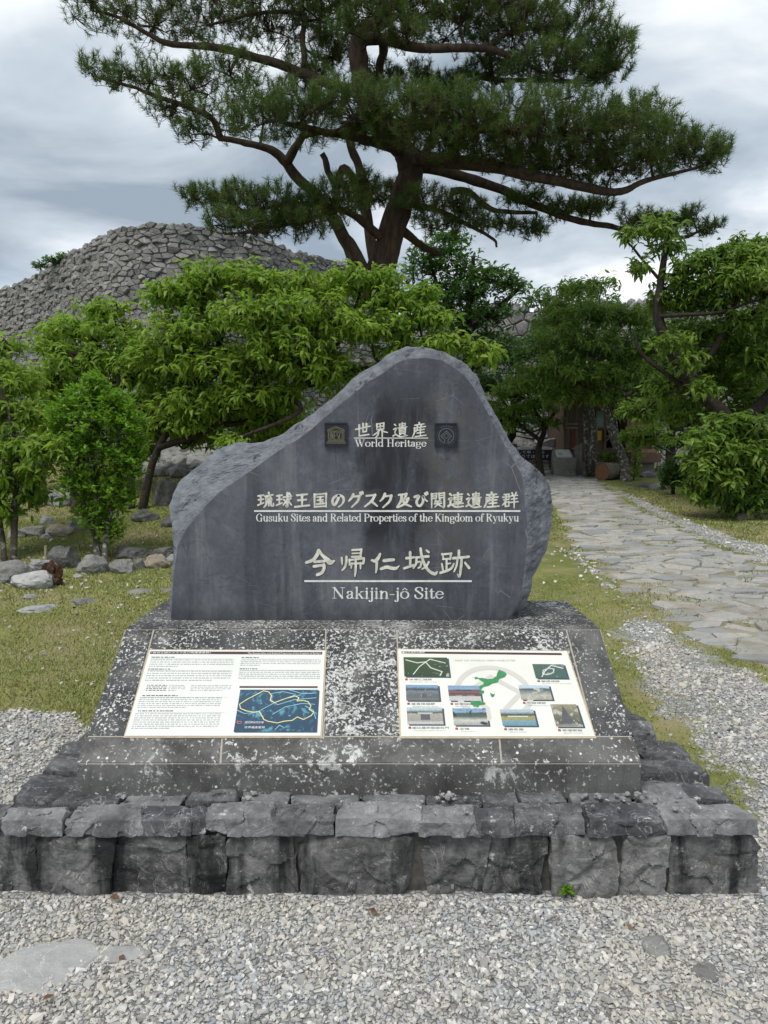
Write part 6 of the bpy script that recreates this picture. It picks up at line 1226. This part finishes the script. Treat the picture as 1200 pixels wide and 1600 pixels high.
for n, x0, x1, y0, y1, smin, smax in ((34000, -1.75, 1.9, 1.35, 2.62, .0055, .0125), (16000, 1.0, 3.2, 2.5, 5.2, .008, .017), (12000, 1.2, 4.8, 5.0, 9.5, .010, .020), (6500, -2.4, -1.3, 2.5, 4.3, .008, .016), (5000, 4, 8, 8., 14, .015, .026)):
    x, y = sample(n, x0, x1, y0, y1); gv, pt = masks(x, y); nz = fbm(np.stack([x * 2.2, y * 2.2, x * 0], 1), 3, .6)
    k = (gv + .62 * nz > .50 + .25 * rs.random(n)) & (pt < .5) & in_view(x, y) & ~on_platform(x, y)
    Xs.append(x[k]); Ys.append(y[k]); Ss.append((smin + (smax - smin) * rs.random(k.sum()) ** 1.6) * np.where(rs.random(k.sum()) < .05, 1.7, 1) * np.where(rs.random(k.sum()) < .3, .65, 1))
pebbles('gravel', np.concatenate(Xs), np.concatenate(Ys), np.concatenate(Ss), M['gravel'], rs, .25, 'pale crushed gravel of grey, bluish and buff stones')
x, y = sample(9000, -4.5, 3.2, 3.4, 9.5); gv, pt = masks(x, y); k = (gv < .6) & (pt < .4) & in_view(x, y) & ~on_platform(x, y) & (rs.random(9000) < .10 + .5 * gv); x, y = x[k], y[k]
pebbles('scattered_pebbles', x, y, rs.uniform(.006, .02, len(x)) * (y / 5), M['gravel'], rs, .3, 'small pale stones scattered over the turf')
# turf
g = G('grass_blade'); r = g.island(); n = g.noise(g.obj(), 1.1, 4)
c = g.ramp(g.math('MULTIPLY_ADD', r, .6, g.math('MULTIPLY', n, .5)), [(.1, (.085, .125, .022)), (.4, (.155, .19, .045)), (.65, (.26, .265, .09)), (.9, (.40, .35, .18))]); g.base(c).rough(.8); M['blade'] = g.mat
parts = []
for n, x0, x1, y0, y1, h, w_ in ((70000, -3.2, -.9, 3.2, 6.0, .026, .0055), (60000, -5.5, -.9, 6., 10.5, .034, .009), (42000, .8, 3.4, 2.6, 7.5, .026, .006), (36000, 2.2, 7., 8., 16., .04, .014), (30000, -7, 0, 10.5, 16, .05, .016)):
    x, y = sample(n, x0, x1, y0, y1); gv, pt = masks(x, y); nz = fbm(np.stack([x * 2.2, y * 2.2, x * 0], 1), 3, .6)
    k = (gv + .62 * nz < .5 + .2 * rs.random(n)) & (pt + .4 * nz < .45) & in_view(x, y) & ~on_platform(x, y) & (fbm(np.stack([x * 1.2, y * 1.2, x * 0 + 5], 1), 3) > -.10 - .35 * rs.random(n)); x, y = x[k], y[k]; m = len(x)
    P = np.stack([x, y, ground(x, y) - .002], 1); a = rs.random(m) * 6.283; L = h * rs.uniform(.5, 1.3, m)[:, None]; D = unit(np.stack([np.cos(a), np.sin(a), rs.uniform(.25, 1.6, m)], 1)); s = unit(np.stack([-np.sin(a), np.cos(a), rs.normal(size=m) * .3], 1)) * w_ / 2
    parts.append((np.stack([P - s, P + s, P + D * L], 1).reshape(-1, 3), np.arange(m * 3).reshape(-1, 3)))
# tufts growing between the flagstones and in front of the platform
x, y = sample(9000, -1.5, -.95, 2.2, 2.5); k = fbm(np.stack([x * 6, y * 6, x * 0], 1), 3) > .32; x, y = x[k], y[k]; m = len(x); P = np.stack([x, y, ground(x, y) + .004], 1); a = rs.random(m) * 6.283; D = unit(np.stack([np.cos(a), np.sin(a), rs.uniform(.3, 1.5, m)], 1)); s = np.stack([-np.sin(a), np.cos(a), a * 0], 1) * .002
parts.append((np.stack([P - s, P + s, P + D * .02], 1).reshape(-1, 3), np.arange(m * 3).reshape(-1, 3)))
x, y = sample(40000, 1.2, 6, 4, 12); gv, pt = masks(x, y); k = (pt > .4) & in_view(x, y) & (fbm(np.stack([x * 1.4, y * 1.4, x * 0 + 3], 1), 3) > .15); x, y = x[k], y[k]; m = len(x); P = np.stack([x, y, ground(x, y)], 1); a = rs.random(m) * 6.283; D = unit(np.stack([np.cos(a), np.sin(a), rs.uniform(.5, 2, m)], 1)); s = np.stack([-np.sin(a), np.cos(a), a * 0], 1) * .005
parts.append((np.stack([P - s, P + s, P + D * .036], 1).reshape(-1, 3), np.arange(m * 3).reshape(-1, 3)))
V, F = cat(parts); o = raw('grass', V, F, M['blade']); o['kind'] = 'stuff'; o['label'] = 'short yellowish turf growing between the gravel and the trees'
# fallen leaves
x, y = sample(160, -3.5, 3.5, 1.7, 8); k = in_view(x, y) & ~on_platform(x, y); x, y = x[k], y[k]; m = len(x); a = rs.random(m) * 6.283; V, F = scatter(np.stack([x, y, ground(x, y) + .018], 1), np.stack([np.cos(a), np.sin(a), rs.normal(size=m) * .15], 1), rs.uniform(.025, .05, m), FLAT_T * (1, 1.2, 1), FLAT_F, rs, .4)
o = raw('fallen_leaves', V, F, flat('dry_leaf', (.13, .07, .035), .8, .5, 30)); o['kind'] = 'stuff'; o['label'] = 'a few dry brown leaves lying on the ground'
